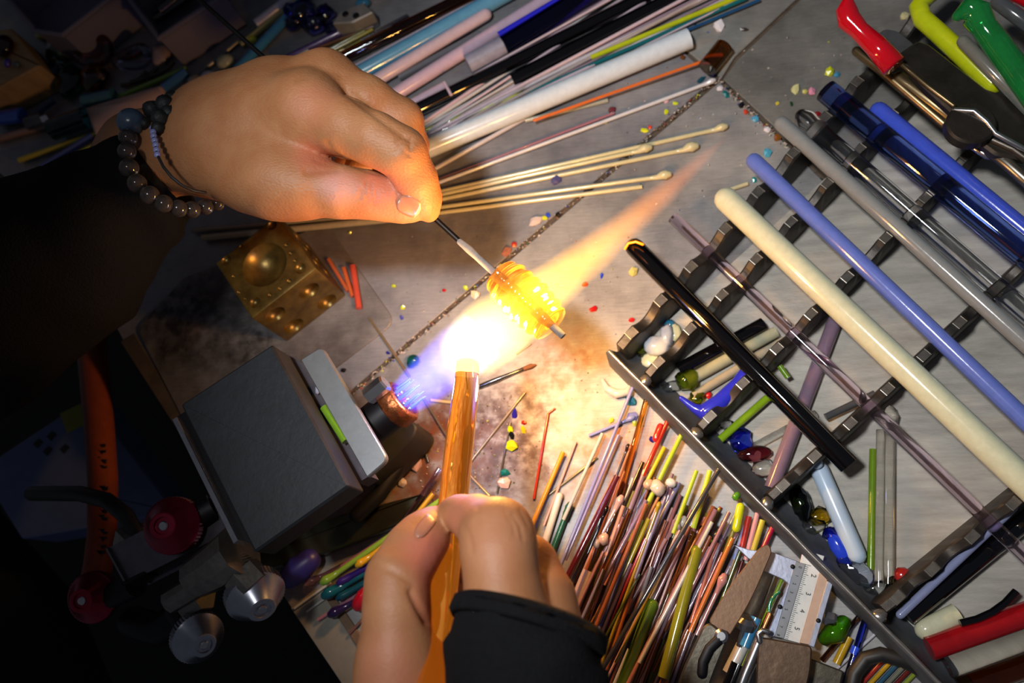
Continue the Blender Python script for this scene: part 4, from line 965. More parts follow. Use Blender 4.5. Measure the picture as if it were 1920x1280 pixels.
for i in range(26):             # the fan of thin pink and white stringers
    t = i/25; x1, y1 = 785+rnd.uniform(0, 60), 228+t*38+rnd.uniform(-3, 3); x2, y2 = 1150+t*260+rnd.uniform(-40, 40), -12+rnd.uniform(-14, 6)
    c = rnd.choice(['#d9c0c8', '#cdb2bc', '#c9c4c4', '#b9a8a2', '#d6ccd0', '#a78a94'])
    rod('glass_stringer', opaque(c), 'thin %s stringer in the fan between the black and white rods' % {'#d9c0c8': 'pale pink', '#cdb2bc': 'dusky pink', '#c9c4c4': 'light grey', '#b9a8a2': 'taupe', '#d6ccd0': 'whitish', '#a78a94': 'mauve'}[c], 'pale stringers above the hand', x1, y1, x2, y2, rnd.choice([4, 5, 6, 7]), z1=rnd.uniform(0, 4), z2=rnd.uniform(0, 5), cat='stringer')
# upper left group
for (c, lab, x1, y1, x2, y2, w, z) in (('#b9b9cc', 'white rod behind the mandrel at the top edge', 480, 45, 560, -14, 19, 1), ('#9b9a66', 'khaki rod beside the blue one', 452, 84, 575, -14, 13, 0.5), ('#3a86b8', 'blue rod crossing under the mandrel', 408, 170, 580, -12, 18, 0.5), ('#6b6b6c', 'slim grey rod under the mandrel', 320, 182, 482, 48, 9, 0.5),
    ('#d8d6ce', 'white rod sliver against the knuckle', 430, 168, 500, 140, 10, 1), ('#e0ddd2', 'second white rod sliver against the knuckle', 500, 138, 580, 96, 10, 1), ('#7a4a22', 'brown stringer along the knuckle', 470, 140, 700, 50, 6, 2), ('#4b3a78', 'purple rod behind the knuckle', 520, 118, 640, 60, 14, 0.5)):
    rod('glass_rod', opaque(c), lab, 'rods at the upper left', x1, y1, x2, y2, w, z1=z)
for i in range(16):
    x = 580+i*6+rnd.uniform(-8, 8); y = 118-i*2+rnd.uniform(-10, 8); L = rnd.uniform(60, 150); c = rnd.choice(['#c9b81c', '#b5a414', '#d27f1e', '#8e8a22', '#5b4a2a', '#2c2230'])
    rod('glass_stringer', opaque(c), '%s stringer in the bundle above the knuckles' % {'#c9b81c': 'bright yellow', '#b5a414': 'dull yellow', '#d27f1e': 'orange amber', '#8e8a22': 'olive yellow', '#5b4a2a': 'brown', '#2c2230': 'blackish purple'}[c], 'amber stringers above the knuckles', x-20, y+12, x+L*0.88, y-L*0.45, rnd.choice([4, 5, 6, 7]), z1=rnd.uniform(0, 6), cat='stringer')
# ------------------------------------------------------------------ stringers between the two hands, at the torch foot
Gb = 'bulb-ended stringers at the torch foot'
for (c, kind, lab, x1, y1, x2, y2, w, bl, z) in (
    ('#8db63c', 0, 'light green stringer with a bulb end', 612, 1088, 830, 935, 11, 1.7, 9), ('#e0a81c', 0, 'orange-yellow stringer with a drop end', 676, 1056, 820, 950, 10, 1.6, 10), ('#14606f', 0, 'thick teal stringer with a round bulb', 618, 1112, 800, 1005, 14, 1.7, 4), ('#124a5c', 0, 'darker teal stringer beside the thick teal one', 640, 1118, 810, 1020, 13, 1.3, 3),
    ('#2a1a4c', 0, 'deep purple stringer with a black bulb', 628, 1148, 790, 1058, 11, 1.9, 3), ('#3a1f78', 0, 'violet stringer under the teal ones', 640, 1090, 800, 1000, 12, 1.3, 6), ('#d9a8bc', 1, 'clear pink stringer with a curled end', 585, 1090, 740, 1010, 10, 1.8, 2), ('#b06a8a', 0, 'rose stringer behind the green one', 640, 1062, 720, 1010, 8, 0, 4),
    ('#b0788a', 0, 'dusty pink stick end on the bench edge', 596, 1162, 700, 1095, 7, 0, 1), ('#b9a8d8', 1, 'clear lilac stringer standing out beside the glowing rod', 742, 1000, 824, 878, 9, 0, 8), ('#d8a41e', 0, 'yellow stringer end by the lilac one', 775, 972, 812, 925, 9, 0, 6), ('#3236b8', 0, 'blue stringer against the thumb', 720, 1040, 830, 960, 9, 0, 5),
    ('#1f9ab0', 1, 'clear turquoise stringer beside the thumb', 760, 1020, 835, 955, 6, 0, 8), ('#cfcfcc', 0, 'white thin stringer across the bench edge', 552, 1140, 620, 1092, 5, 0, 1), ('#c4c4c0', 0, 'second white thin stringer across the bench edge', 575, 1146, 640, 1100, 5, 0, 1), ('#7a5a5a', 0, 'brown thin stick between the bulbs and the thumb', 655, 1188, 690, 1150, 6, 0, 1)):
    rod('glass_stringer', clear(c) if kind else opaque(c), lab, Gb, x1, y1, x2, y2, w, z1=z, bulb0=bl, cat='stringer')
obj('glass_drop', tube([P(673, 1132, 6), P(684, 1116, 7), P(700, 1095, 8)], [14*S(673, 1132, 6), 15.5*S(684, 1116, 7), 8*S(700, 1095, 8)], 16), mat('red_drop', '#b01024', 0.1, coat=0.6), None, 'shiny red glass drop beside the thumb', 'glass drop')
obj('cobalt_bottle', tube([P(545, 1080, 8), P(562, 1065, 8), P(580, 1050, 8)], [22*S(545, 1080, 8), 26*S(562, 1065, 8), 22*S(580, 1050, 8)], 18), mat('violet_blue', '#2e2670', 0.4), None, 'dull violet-blue rounded stub by the silver knob', 'glass lump')
# ------------------------------------------------------------------ pile of stringers beside the tray
Gp = 'stringers in the pile beside the tray'
def st(c, lab, x1, y1, x2, y2, w, z=0.3, tr=0, z2=None, **k):
    rod('glass_stringer', (clear if tr else opaque)(c), lab, Gp, x1, y1, x2, y2, w, z1=z, z2=z2, cat='stringer', **k)
st('#e3a11a', 'orange-yellow stringer standing out beside the index finger', 1056, 847, 985, 1014, 9, 3)
st('#d9a89a', 'pale pink stringer right of the orange-yellow one', 1080, 828, 1020, 985, 5, 1)
st('#e0b8a0', 'second pale stringer crossing behind the orange-yellow one', 1070, 850, 1035, 950, 4, 1)
st('#c23a22', 'thin red stringer with a kinked top', 1028, 775, 1001, 935, 5, 0.3)
st('#c23a22', 'short kink at the top of the thin red stringer', 1027, 776, 1041, 765, 4, 0.3)
st('#8a7a50', 'olive stringer lying across the bare plate', 1120, 858, 1028, 928, 5, 0.3)
st('#8f92c8', 'upper lilac stringer reaching the tray lip', 1192, 712, 1050, 1062, 7, 4, z2=6)
st('#9a8fc0', 'second lilac stringer beside the first', 1160, 815, 1060, 1050, 6, 5)
st('#8d95d0', 'short lilac stringer crossing under the long one', 1104, 817, 1184, 784, 6, 1, bulb1=1.9)
st('#e4ddd4', 'thick white rod beside the fingers', 1049, 930, 1004, 1075, 14, 1, caps=('round', 'flat'))
st('#1d5a3e', 'dark green rod with a flared top', 1067, 950, 1020, 1075, 12, 1, bulb0=1.3)
st('#c98a2a', 'amber clear stringer reaching the tray', 1212, 748, 1160, 935, 10, 3, tr=1)
st('#b3241e', 'thick red stringer with a swollen joint', 1258, 775, 1200, 905, 9, 4)
st('#c22a22', 'swollen red joint on the thick red stringer', 1238, 800, 1230, 822, 14, 3.4, caps=('round', 'round'))
st('#d4c022', 'short yellow rod in front of the red stringer', 1246, 838, 1212, 905, 8, 5)
st('#b6c832', 'yellow-green long stringer leaning on the pile', 1284, 802, 1180, 1015, 9, 7)
st('#5a1420', 'maroon thick stringer in the upper pile', 1158, 892, 1060, 1090, 12, 5)
st('#d88a30', 'orange stringer beside the maroon one', 1152, 898, 1068, 1070, 9, 3)
st('#3c3c40', 'long dark grey rod slanting across the whole pile', 1352, 872, 1125, 1262, 9, 16)
st('#d2dc22', 'bright yellow-green short rod near the tray lip', 1331, 882, 1300, 990, 10, 12)
st('#b9cc28', 'lime short rod beside the bright yellow one', 1306, 882, 1262, 1000, 8, 10)
st('#6b8c22', 'thick green rod with a round top', 1222, 1134, 1160, 1300, 25, 6, caps=('round', 'flat'), seg=18)
st('#8a8a1e', 'thick olive rod with a round top', 1306, 1032, 1244, 1270, 22, 9, caps=('round', 'flat'), seg=18)
st('#2456c4', 'bright blue rod at the bottom edge', 1176, 1192, 1130, 1300, 10, 5)
st('#9a8cb8', 'grey lilac rod beside the blue one', 1196, 1160, 1146, 1300, 8, 5)
st('#e2c8c6', 'thick white-pink block beside the cuff', 1104, 1070, 1074, 1145, 24, 4, seg=16)
st('#c88a84', 'pink stringer with a round ball end', 1355, 1086, 1306, 1190, 9, 10, bulb0=2.1)
st('#cfae1c', 'yellow stringer running past the cuff', 1216, 972, 1120, 1190, 9, 9)
st('#b7662a', 'rust stringer left of the knife', 1290, 1180, 1240, 1300, 9, 8)
for (c, x1, y1, x2, y2, w, lab) in (('#b8302a', 1404, 968, 1388, 1040, 12, 'red short rod below the tray lip'), ('#d89aa0', 1420, 962, 1398, 1050, 10, 'pink short rod below the tray lip'), ('#c9b83a', 1430, 975, 1408, 1045, 11, 'mustard short rod below the tray lip'), ('#b01c3c', 1450, 985, 1428, 1035, 10, 'crimson short rod below the tray lip'), ('#8a9ad0', 1398, 985, 1372, 1062, 9, 'lilac-blue short rod below the tray lip'), ('#c0a08a', 1380, 1050, 1366, 1110, 14, 'beige short rod left of the knife'), ('#5a1a18', 1392, 1052, 1374, 1105, 8, 'dark red short rod left of the knife')):
    st(c, lab, x1, y1, x2, y2, w, 6)
st('#d8e020', 'yellow bulbous scrap at the end of the lip rods', 1388, 950, 1380, 990, 16, 8, caps=('round', 'round'))
rnd = random.Random(5)
FILL = (['salmon', '#c07a66'], ['salmon', '#b86a58'], ['salmon', '#cf9480'], ['dusty rose', '#a87a80'], ['dusty rose', '#97686e'], ['mauve', '#80667a'], ['rust', '#8a4a2c'], ['rust', '#a05c34'], ['lilac', '#8a84a8'], ['pink', '#c98e8c'], ['pink', '#b97a7c'], ['pink', '#d8a8a0'], ['pink', '#a86a6c'], ['mauve', '#8f7482'], ['mauve', '#6e5a6c'], ['yellow', '#d2ac1c'], ['mustard', '#b0942a'], ['orange', '#c8702c'], ['orange', '#d8905a'], ['dark brown', '#2c1c18'], ['dark brown', '#3a2418'], ['olive', '#6a6a20'], ['olive', '#4c5a1e'], ['red', '#9a2420'], ['grey', '#8a8890'], ['dark green', '#1c3a26'], ['white', '#cfc6bd'])
for i in range(235):
    t = rnd.random(); f = rnd.random()
    xt = 1120+270*t+rnd.uniform(-14, 14); yt = 800+165*t+f*300*(0.35+0.65*rnd.random())
    L = rnd.uniform(150, 420); sl = rnd.uniform(0.32, 0.56)
    xb, yb = xt-sl*L, yt+L
    if yb > 1330: k = (1330-yt)/(yb-yt); xb = xt+(xb-xt)*k; yb = 1330
    if xt > 1285+0.0 and yt > 1040: continue
    if xb < 1075-0.1*(yb-1000) and yb > 1000: continue
    nm_, c = rnd.choice(FILL); w = rnd.choice([4, 5, 5, 6, 7, 8, 9])
    z = rnd.uniform(0.3, 13 if yt > 930 else 6)
    hi = yt < 930
    tr = nm_ in ('yellow', 'orange', 'olive', 'dark brown') and rnd.random() < 0.25
    rod('glass_stringer', (clear if tr else opaque)(c), '%s %s stringer %s' % ({4: 'very thin', 5: 'thin', 6: 'slim', 7: 'medium', 8: 'stout', 9: 'thick'}[w], nm_, ('beside the bare plate, ' if t < 0.33 else 'in mid-pile, ' if t < 0.66 else 'beside the tray lip, ')+('top of the pile' if yt < 900 else 'upper half of the pile' if yt < 1000 else 'lower half of the pile')), Gp, xt, yt, xb, yb, w, z1=z, z2=max(0.3, z+rnd.uniform(-4, 4)), cat='stringer', bulb0=1.7 if rnd.random() < 0.15 else 0)
# crumbs caught in the pile
for i, (x, y, c, r) in enumerate([(1232, 914, '#e0c8b8', 17), (1216, 908, '#d8b090', 12), (1258, 905, '#e6ddd8', 11), (1132, 1010, '#dcb09a', 12), (1118, 1018, '#d8b8a8', 10), (1380, 930, '#5a9a20', 9), (1330, 1010, '#78b418', 7), (1270, 985, '#b8a8a0', 9), (1345, 1005, '#2c2a2c', 12)]):
    s = S(x, y, 6); obj('glass_lump', blob(P(x, y, 10), r*s, r*s*0.8, r*s*0.8, i, 0.15, 2), opaque(c), None, '%s lump caught in the stringer pile' % ['whitish', 'peach', 'small grey-white', 'pink-orange', 'dusty pink', 'leaf green', 'bright green', 'grey-beige', 'black'][i], 'glass lump', 'lumps in the stringer pile')
# ------------------------------------------------------------------ tools at the bottom
knife_m = mat('brown_spatula', '#6b513a', 0.45, 0.4, noise=(40, 0.25), bump=(500, 0.15))
sp = empty('spatula_knife', P(1380, 1120, 24), 'brown rusty-bladed spatula with a slotted metal handle', 'spatula')
obj('blade', slab([(1424, 1026), (1441, 1018), (1448, 1034), (1410, 1124), (1366, 1195), (1328, 1166), (1360, 1109)], 26, 1.6, [0.003, 0.003, 0.003, 0.01, 0.002, 0.002, 0.01], 0.0004), knife_m, sp, auto=30)
hm = mat('dull_iron', '#5c574c', 0.4, 0.75, noise=(120, 0.4), bump=(400, 0.2))
obj('handle', slab([(1318, 1174), (1332, 1166), (1366, 1196), (1340, 1260), (1322, 1310), (1262, 1310), (1282, 1250)], 30, 4, 0.002, 0.0008), hm, sp, auto=30)
obj('slot', tube([P(1348, 1198, 31), P(1330, 1215, 31.4), P(1318, 1240, 31.4), P(1316, 1262, 31)], 0.0022, 10, flat=0.5), blk, sp)
obj('rivet', lathe([(0.003, 0), (0.003, 0.0012), (0.0018, 0.002)], P(1352, 1192, 30), (0, 0, 1), 14), steel, sp, auto=30)
cal = empty('vernier_caliper', P(1490, 1120, 14), 'small steel sliding caliper with engraved scales', 'caliper')
cm = mat('satin_steel', '#a9b0c4', 0.35, 0.7, noise=(150, 0.2), bump=(600, 0.1)); cm2 = mat('satin_steel_pale', '#c8c7c2', 0.4, 0.45, noise=(150, 0.15)); cmt = mat('bronze_tint_steel', '#b79a86', 0.4, 0.6, noise=(120, 0.2)); cmg = mat('scale_grey', '#7d7f83', 0.45, 0.5, noise=(150, 0.2))
CZ = 16
obj('frame', slab([(1374, 1019), (1404, 1030), (1447, 1034), (1511, 1057), (1452, 1194), (1438, 1190), (1478, 1094), (1468, 1086), (1434, 1071), (1400, 1044)], CZ, 2.5, 0.0006, 0.0003), cm, cal, auto=30)
obj('vernier_scale', slab([(1492, 1052), (1511, 1057), (1470, 1197), (1452, 1193)], CZ+0.8, 1.5, 0, 0.0002), cmg, cal, smooth=False)
obj('beam', slab([(1506, 1030), (1546, 1042), (1500, 1206), (1467, 1197)], CZ+0.3, 2.0, 0, 0.0002), cm2, cal, smooth=False)
obj('slide', slab([(1540, 1062), (1553, 1082), (1519, 1209), (1499, 1205)], CZ+0.5, 2.0, 0, 0.0002), cmt, cal, smooth=False)
obj('frame_edge', slab([(1551, 1088), (1562, 1094), (1527, 1214), (1516, 1210)], CZ+0.9, 2.0, 0.0006, 0.0003), cm, cal, smooth=False)
for (x, y) in ((1486, 1062), (1462, 1137), (1534, 1163)):
    obj('rivet_hole', lathe([(0.0010, 0), (0.0010, 0.0008), (0.0004, 0.0009)], P(x, y, CZ+0.5), (0, 0, 1), 12), blk, cal)
for i in range(40):
    t = i/39; a = line(1511, 1058, 1472, 1196, t); ln = 10 if i % 5 == 0 else 6
    b = (a[0]+ln*0.96, a[1]+ln*0.28)
    obj('tick', slab([(a[0], a[1]-0.5), (b[0], b[1]-0.5), (b[0], b[1]+0.5), (a[0], a[1]+0.5)], CZ+0.42, 0.2), ink, cal, smooth=False)
def text(s, x, y, z, hpx, ang, m, parent):
    cu = bpy.data.curves.new('numeral', 'FONT'); cu.body = s; cu.size = hpx*S(x, y, z)*1.4; cu.extrude = 0.0001; cu.align_x = 'CENTER'; cu.align_y = 'CENTER'
    t = bpy.data.objects.new('numeral_tmp', cu); COL.objects.link(t); bpy.context.view_layer.update()
    me = bpy.data.meshes.new_from_object(t.evaluated_get(bpy.context.evaluated_depsgraph_get())); bpy.data.objects.remove(t)
    o = bpy.data.objects.new('numeral', me); COL.objects.link(o); me.materials.clear(); me.materials.append(m); o.parent = parent
    o.location = P(x, y, z)-worldloc(parent); o.rotation_euler = (0, 0, math.radians(ang)); return o
for s, x, y in (('2', 1525, 1079), ('3', 1515, 1113), ('4', 1504, 1145), ('5', 1494, 1178)): text(s, x, y, CZ+0.45, 9, -105, ink, cal)
for s, x, y in (('0', 1500, 1063), ('1', 1494, 1079), ('2', 1489, 1094), ('3', 1484, 1110), ('4', 1479, 1126), ('5', 1474, 1142), ('6', 1469, 1158), ('7', 1464, 1174), ('8', 1459, 1190)): text(s, x, y, CZ+0.95, 5.5, -105, ink, cal)
mash = empty('glass_masher', P(1470, 1250, 10), 'brown flat-jawed glass masher at the bottom edge', 'masher')
mm_ = mat('burnt_iron', '#6a5646', 0.38, 0.75, noise=(60, 0.5), bump=(300, 0.2))
obj('jaw', slab([(1422, 1194), (1440, 1196), (1523, 1211), (1520, 1260), (1506, 1310), (1416, 1310)], 24, 4, [0.002, 0.001, 0.002, 0.004, 0, 0], 0.0006), mm_, mash, auto=30)
obj('lower_jaw', slab([(1520, 1234), (1582, 1258), (1570, 1310), (1500, 1310)], 12, 4, 0.001, 0.0006), hm, mash, auto=30)
obj('hook', tube([P(1424, 1202, 24), P(1421, 1188, 24), P(1429, 1181, 24), P(1439, 1184, 24)], 0.0012, 10), steel, mash)
obj('arm', tube([P(1424, 1200, 22), P(1398, 1262, 20), P(1380, 1310, 20)], 0.0024, 12), steel, mash)
# small things round the tools
Gs = 'scraps round the tools'
def scrap(m, lab, *a, z=4, name='glass_offcut', cat='glass offcut', **k): rod(name, m, lab, Gs, *a, z1=z, cat=cat, **k)
scrap(clear('#e8e4d8'), 'thick clear rod lying between spatula and caliper', 1440, 1072, 1408, 1152, 30, z=5, seg=16)
scrap(opaque('#7a9a1c'), 'olive green stringer beside the caliper', 1466, 1086, 1392, 1252, 7, z=8)
scrap(opaque('#1f7a58'), 'teal kinked scrap against the caliper', 1462, 1108, 1442, 1146, 6, z=9, bend=2)
scrap(opaque('#3f88b8'), 'light blue short rod near the spatula', 1418, 1158, 1396, 1212, 20, z=8, seg=16)
scrap(mat('copper_tube', '#8a5a38', 0.3, 0.9), 'copper coloured tube beside the caliper', 1444, 1150, 1428, 1186, 13, z=8, name='metal_tube', cat='tube')
scrap(opaque('#d8d4d0'), 'whitish flat rod below the spatula handle', 1392, 1210, 1366, 1262, 24, z=2, seg=16)
scrap(mat('black_glass', '#050507'), 'dark brown-black scrap at the bottom edge below the spatula', 1386, 1245, 1364, 1300, 30, z=6, seg=16)
scrap(clear('#5a2a12'), 'brown clear stick beside the green bead', 1618, 1146, 1540, 1238, 9, z=3)
scrap(opaque('#cf9f1e'), 'mustard yellow stick beside the brown one', 1592, 1194, 1568, 1244, 15, z=2)
scrap(clear('#2a3cc0'), 'transparent blue rod with a bright collar', 1626, 1150, 1578, 1300, 12, z=5)
scrap(opaque('#3a5cf0'), 'bright blue collar on the transparent blue rod', 1605, 1212, 1600, 1226, 15, z=4.4)
scrap(opaque('#c9c4c8'), 'thin white stick under the blue rod', 1652, 1178, 1568, 1254, 6, z=1)
for i, (c, n_) in enumerate((('#a82a22', 'red'), ('#c99a1e', 'yellow'), ('#2f5a74', 'slate blue'), ('#7a7a6a', 'grey-green'), ('#6a1c1c', 'dark red'), ('#8a9a30', 'moss green'))):
    x = 1628+i*13; scrap(opaque(c), '%s stringer lying under the black cable' % n_, x+40, 1225+i*4, x-30, 1300+i*3, 8, z=1)
obj('green_bead', tube([P(1548, 1196, 8), P(1564, 1186, 9), P(1580, 1168, 8)], [14*S(1560, 1186, 8), 21*S(1560, 1186, 8), 15*S(1560, 1186, 8)], 20), clear('#7fc818'), None, 'bright lime green glass bead with a nut beside the caliper', 'bead')
obj('steel_nut', lathe([(0.0026, -0.003), (0.0034, -0.002), (0.0034, 0.002), (0.0026, 0.003)], P(1556, 1160, 9), (1, -0.2, 0.2), 6), steel, None, 'small steel nut on the lime green bead', 'nut', smooth=False)
obj('steel_screw', join(lathe([(0.0012, -0.008), (0.0012, 0), (0.0044, 0.001), (0.0048, 0.004), (0.003, 0.006)], P(1394, 1180, 12), (0.25, 0.7, 0.3), 18)), steel, None, 'bright steel screw beside the blue short rod', 'screw', auto=30)
obj('black_cable', tube([P(1590, 1320, 8), P(1602, 1262, 9), P(1622, 1234, 10), P(1652, 1226, 10), P(1690, 1236, 10), P(1730, 1256, 8)], 0.0032, 14), mat('cable_rubber', '#1c1a18', 0.5), None, 'bent black cable under the tray lip', 'cable')
# ------------------------------------------------------------------ tools and rods at the upper right
Gr = 'rods piled at the upper right tray end'
redg = mat('red_glass', '#b00a18', 0.1, coat=0.5)
obj('glass_rod', tube([P(1590, -2, 60), P(1587, 18, 58), P(1592, 38, 56), P(1612, 58, 54), P(1642, 86, 53), P(1676, 124, 52)], [9*S(1590, 0, 56), 19*S(1590, 0, 56), 21*S(1590, 0, 56), 17*S(1590, 0, 56), 20*S(1640, 86, 53), 22*S(1640, 86, 53)], 20, 'round', 'flat'), redg, None, 'dark red rod with a melted hooked tip', 'glass rod', Gr)
yel = opaque('#c3cc14')
obj('glass_rod', tube([P(1765, -30, 40), P(1735, -4, 40), P(1722, 14, 40), P(1730, 36, 40), P(1760, 62, 40), P(1862, 158, 40)], 17.5*S(1760, 60, 40), 20), yel, None, 'bright yellow-green rod with a bent end', 'glass rod', Gr)
grn = clear('#7fd89a')
obj('glass_rod', tube([P(1796, 30, 60), P(1812, 16, 62), P(1830, 26, 60), P(1846, 52, 58), P(1870, 84, 56), P(1990, 250, 52)], [10*S(1820, 30, 58), 22*S(1820, 30, 58), 27*S(1820, 30, 58), 22*S(1846, 52, 58), 24*S(1870, 84, 56), 24*S(1870, 84, 56)], 22), mat('green_opal_glass', '#2fae58', 0.06, trans=0.7, coat=0.4, noise=(50, 0.3), color2='#1c8a3e'), None, 'glossy green rod with a mushroom-shaped melted end', 'glass rod', Gr)
obj('glass_rod', rodgeo(1806, 78, 1990, 268, 24, 46, caps=('round', 'flat'), seg=18), opaque('#6e6e66'), None, 'grey rod lying under the green rod', 'glass rod', Gr)
obj('glass_rod', rodgeo(1872, 4, 1990, 92, 28, 44, caps=('round', 'flat'), seg=18), opaque('#4c4e50'), None, 'dark grey rod at the very top right corner', 'glass rod', Gr)
obj('glass_rod', rodgeo(1900, -14, 1990, 34, 26, 46, caps=('round', 'flat'), seg=18), redg, None, 'red rod end cut by the top right corner', 'glass rod', Gr)
pl = empty('flat_pliers', P(1800, 200, 30), 'dark iron flat-jawed mashing pliers lying on the tray', 'pliers')
pm = mat('oiled_iron', '#453f38', 0.38, 0.75, noise=(70, 0.5), bump=(260, 0.3)); pmb = mat('brassy_iron', '#75664a', 0.32, 0.85, noise=(120, 0.4))
obj('upper_jaw', slab([(1674, 112), (1690, 96), (1722, 74), (1744, 82), (1790, 118), (1850, 165), (1930, 190), (1930, 300), (1868, 290), (1830, 262), (1780, 205), (1730, 160), (1696, 122)], 46, 4, 0.002, 0.0012), pm, pl, auto=30)
obj('lower_jaw', slab([(1642, 66), (1660, 52), (1684, 56), (1716, 82), (1680, 112)], 40, 3, 0.002, 0.001), mat('grey_iron', '#6f7072', 0.4, 0.7, noise=(60, 0.5)), pl, auto=30)
obj('jaw_bar', tube([P(1606, 96, 34), P(1650, 130, 34), P(1770, 232, 34)], [9*S(1650, 130, 34)]*3, 12), pmb, pl)
obj('jaw_bar', tube([P(1686, 148, 34), P(1786, 222, 34)], 15*S(1700, 160, 34), 12), pmb, pl)
obj('spring_edge', tube([P(1692, 122, 48), P(1740, 162, 48), P(1788, 198, 48)], 0.0011, 8), pmb, pl)
obj('hinge', lathe([(0.0102, -0.004), (0.0108, -0.003), (0.0108, 0.002), (0.0098, 0.003), (0.002, 0.0032)], P(1818, 236, 50), (0, 0, 1), 32), pm, pl, auto=30)
obj('hinge_rim', tube([P(1790, 206, 52), P(1826, 208, 54), P(1850, 228, 53), P(1866, 250, 52), P(1940, 290, 50)], 0.0013, 8), steel, pl)
obj('handle', tube([P(1856, 282, 40), P(1890, 308, 42), P(1960, 370, 42)], 12*S(1880, 300, 40), 16), mat('steel_arm', '#7c776c', 0.28, 0.9, noise=(120, 0.3)), pl)
obj('handle', tube([P(1826, 276, 38), P(1850, 292, 38), P(1878, 298, 38)], 0.0018, 10), steel, pl)
obj('handle', tube([P(1860, 262, 46), P(1900, 280, 46), P(1970, 330, 46)], 9*S(1880, 280, 46), 12), pm, pl)
# ------------------------------------------------------------------ clutter at the upper left
ca = empty('wooden_block', P(20, 120, 0), 'pale wooden block holding beads at the left edge', 'wooden block')
obj('block', slab([(-60, 60), (20, 52), (76, 122), (-60, 195)], 26, 25, 0.001, 0.0012), mat('pale_wood', '#8f7550', 0.65, noise=(60, 0.35), stretch=(1, 6, 1)), ca, auto=30)
obj('wine_bead', sphere(P(6, 86, 30), 20*S(6, 86, 30), 3, (1, 1.1, 0.8)), clear('#6a1418'), None, 'dark red bead on the wooden block', 'bead')
obj('violet_bead', blob(P(14, 118, 30), 0.0032, 0.0024, 0.0024, 3, 0.1, 2), opaque('#3a2a9a'), None, 'violet bead on the wooden block', 'bead')
obj('grey_bead', blob(P(32, 121, 29), 0.0024, 0.0024, 0.002, 4, 0.1, 2), opaque('#3f4a52'), None, 'dark grey bead beside the violet one', 'bead')
plast = mat('frosted_plastic', '#8f8b9e', 0.4, trans=0.6, ior=1.2)
def openbox(name, pts, h, lab, th=0.0014):
    e = empty(name, P(pts[0][0], pts[0][1], 0), lab, 'container'); poly = ppoly(pts, h); n = len(poly)
    for i in range(n):
        a = poly[i]; b = poly[(i+1) % n]; d = (b-a).normalized(); nn = Vector((-d.y, d.x))*th
        obj('side', prism([a, b, b+nn, a+nn], 0.001, h*0.001), plast, e, smooth=False)
        obj('rim', tube([Vector((a.x, a.y, h*0.001)), Vector((b.x, b.y, h*0.001))], 0.0018, 10), plast, e)
    obj('base', prism(poly, 0.0006, 0.002), plast, e, smooth=False)
    return e
openbox('plastic_tub', [(235, -12), (298, 72), (420, -10), (350, -110)], 30, 'frosted plastic tub of dark glass at the top edge beside the mandrel')
openbox('plastic_tub', [(0, -20), (66, 58), (118, 66), (240, -30), (120, -120)], 32, 'frosted plastic tub at the top left corner')
for i, (x1, y1, x2, y2) in enumerate(((270, 20, 330, -20), (290, 38, 360, -10), (300, 20, 340, -12))):
    rod('glass_rod', mat('black_glass', '#050507'), 'dark offcut in the tub beside the mandrel', 'dark offcuts in the tub', x1, y1, x2, y2, 18, z1=3+i*3)
Gc = 'coloured glass scraps at the upper left'
def lum2(m, lab, x, y, rx, ry, rz, seed, jit=0.2, sub=2): lump(m, lab, x, y, rx, ry, rz, seed, jit, z=0.5, sub=sub, group=Gc)
def ringo(m, lab, x, y, r, w, z=6, sq=1.0):
    c = P(x, y, z); s = S(x, y, z); pts = [c+Vector((math.cos(a)*r*s, math.sin(a)*r*s*sq, 0.002*math.sin(a*2))) for a in np.linspace(0, 6.283*0.97, 22)]
    obj('glass_ring', tube(pts, w*s, 10), m, None, lab, 'glass ring', Gc)
ringo(clear('#8a3a44'), 'wine red glass ring among the scraps', 176, 96, 30, 11, 10, 0.8)
lum2(clear('#5a1c14'), 'dark red lump inside the wine red ring', 178, 100, 20, 16, 9, 30)
ringo(clear('#9aa0c4'), 'pale blue glass ring right of the wine red one', 248, 108, 34, 8, 8, 0.6)
lum2(opaque('#7a2410'), 'rust red lump inside the pale blue ring', 246, 106, 22, 9, 6, 31)
lum2(clear('#8a4410'), 'amber brown lump below the wine red ring', 188, 158, 28, 22, 14, 32, 0.25)
lum2(clear('#1f6a42'), 'bottle green lump left of the amber one', 140, 160, 26, 30, 16, 33, 0.2)
ringo(clear('#4f7a78'), 'grey-green glass ring at the left', 96, 135, 24, 7, 8)
lum2(opaque('#2a30a8'), 'royal blue lump left of the green one', 86, 166, 18, 16, 11, 34)
lum2(opaque('#3f74a0'), 'steel blue chip beside the royal blue lump', 102, 148, 12, 14, 8, 35)
lum2(clear('#5f7a58'), 'murky green lump above the ring', 118, 100, 24, 20, 11, 36, 0.25)
lum2(opaque('#b8b01c'), 'yellow-green chip near the corner tub', 82, 70, 10, 8, 6, 37)
lum2(opaque('#a08a86'), 'beige-pink chip beside the pale blue ring', 306, 108, 20, 22, 10, 38)
for i, (x, y) in enumerate(((250, 146), (268, 140), (286, 134), (300, 128))):
    rod('glass_stringer', clear('#7a6420'), 'olive brown curl in the tangle above the pink slab', 'olive curls above the pink slab', x-22, y+14, x+26, y-12, 9, z1=1+i, cat='stringer', bend=2)
obj('glass_tablet', slab([(158, 200), (300, 158), (308, 182), (240, 246), (176, 252)], 12, 10, 0.002, 0.0015), mat('pink_opal', '#c9a396', 0.4, noise=(60, 0.2)), None, 'flat pale pink glass slab beside the bracelet', 'glass piece')
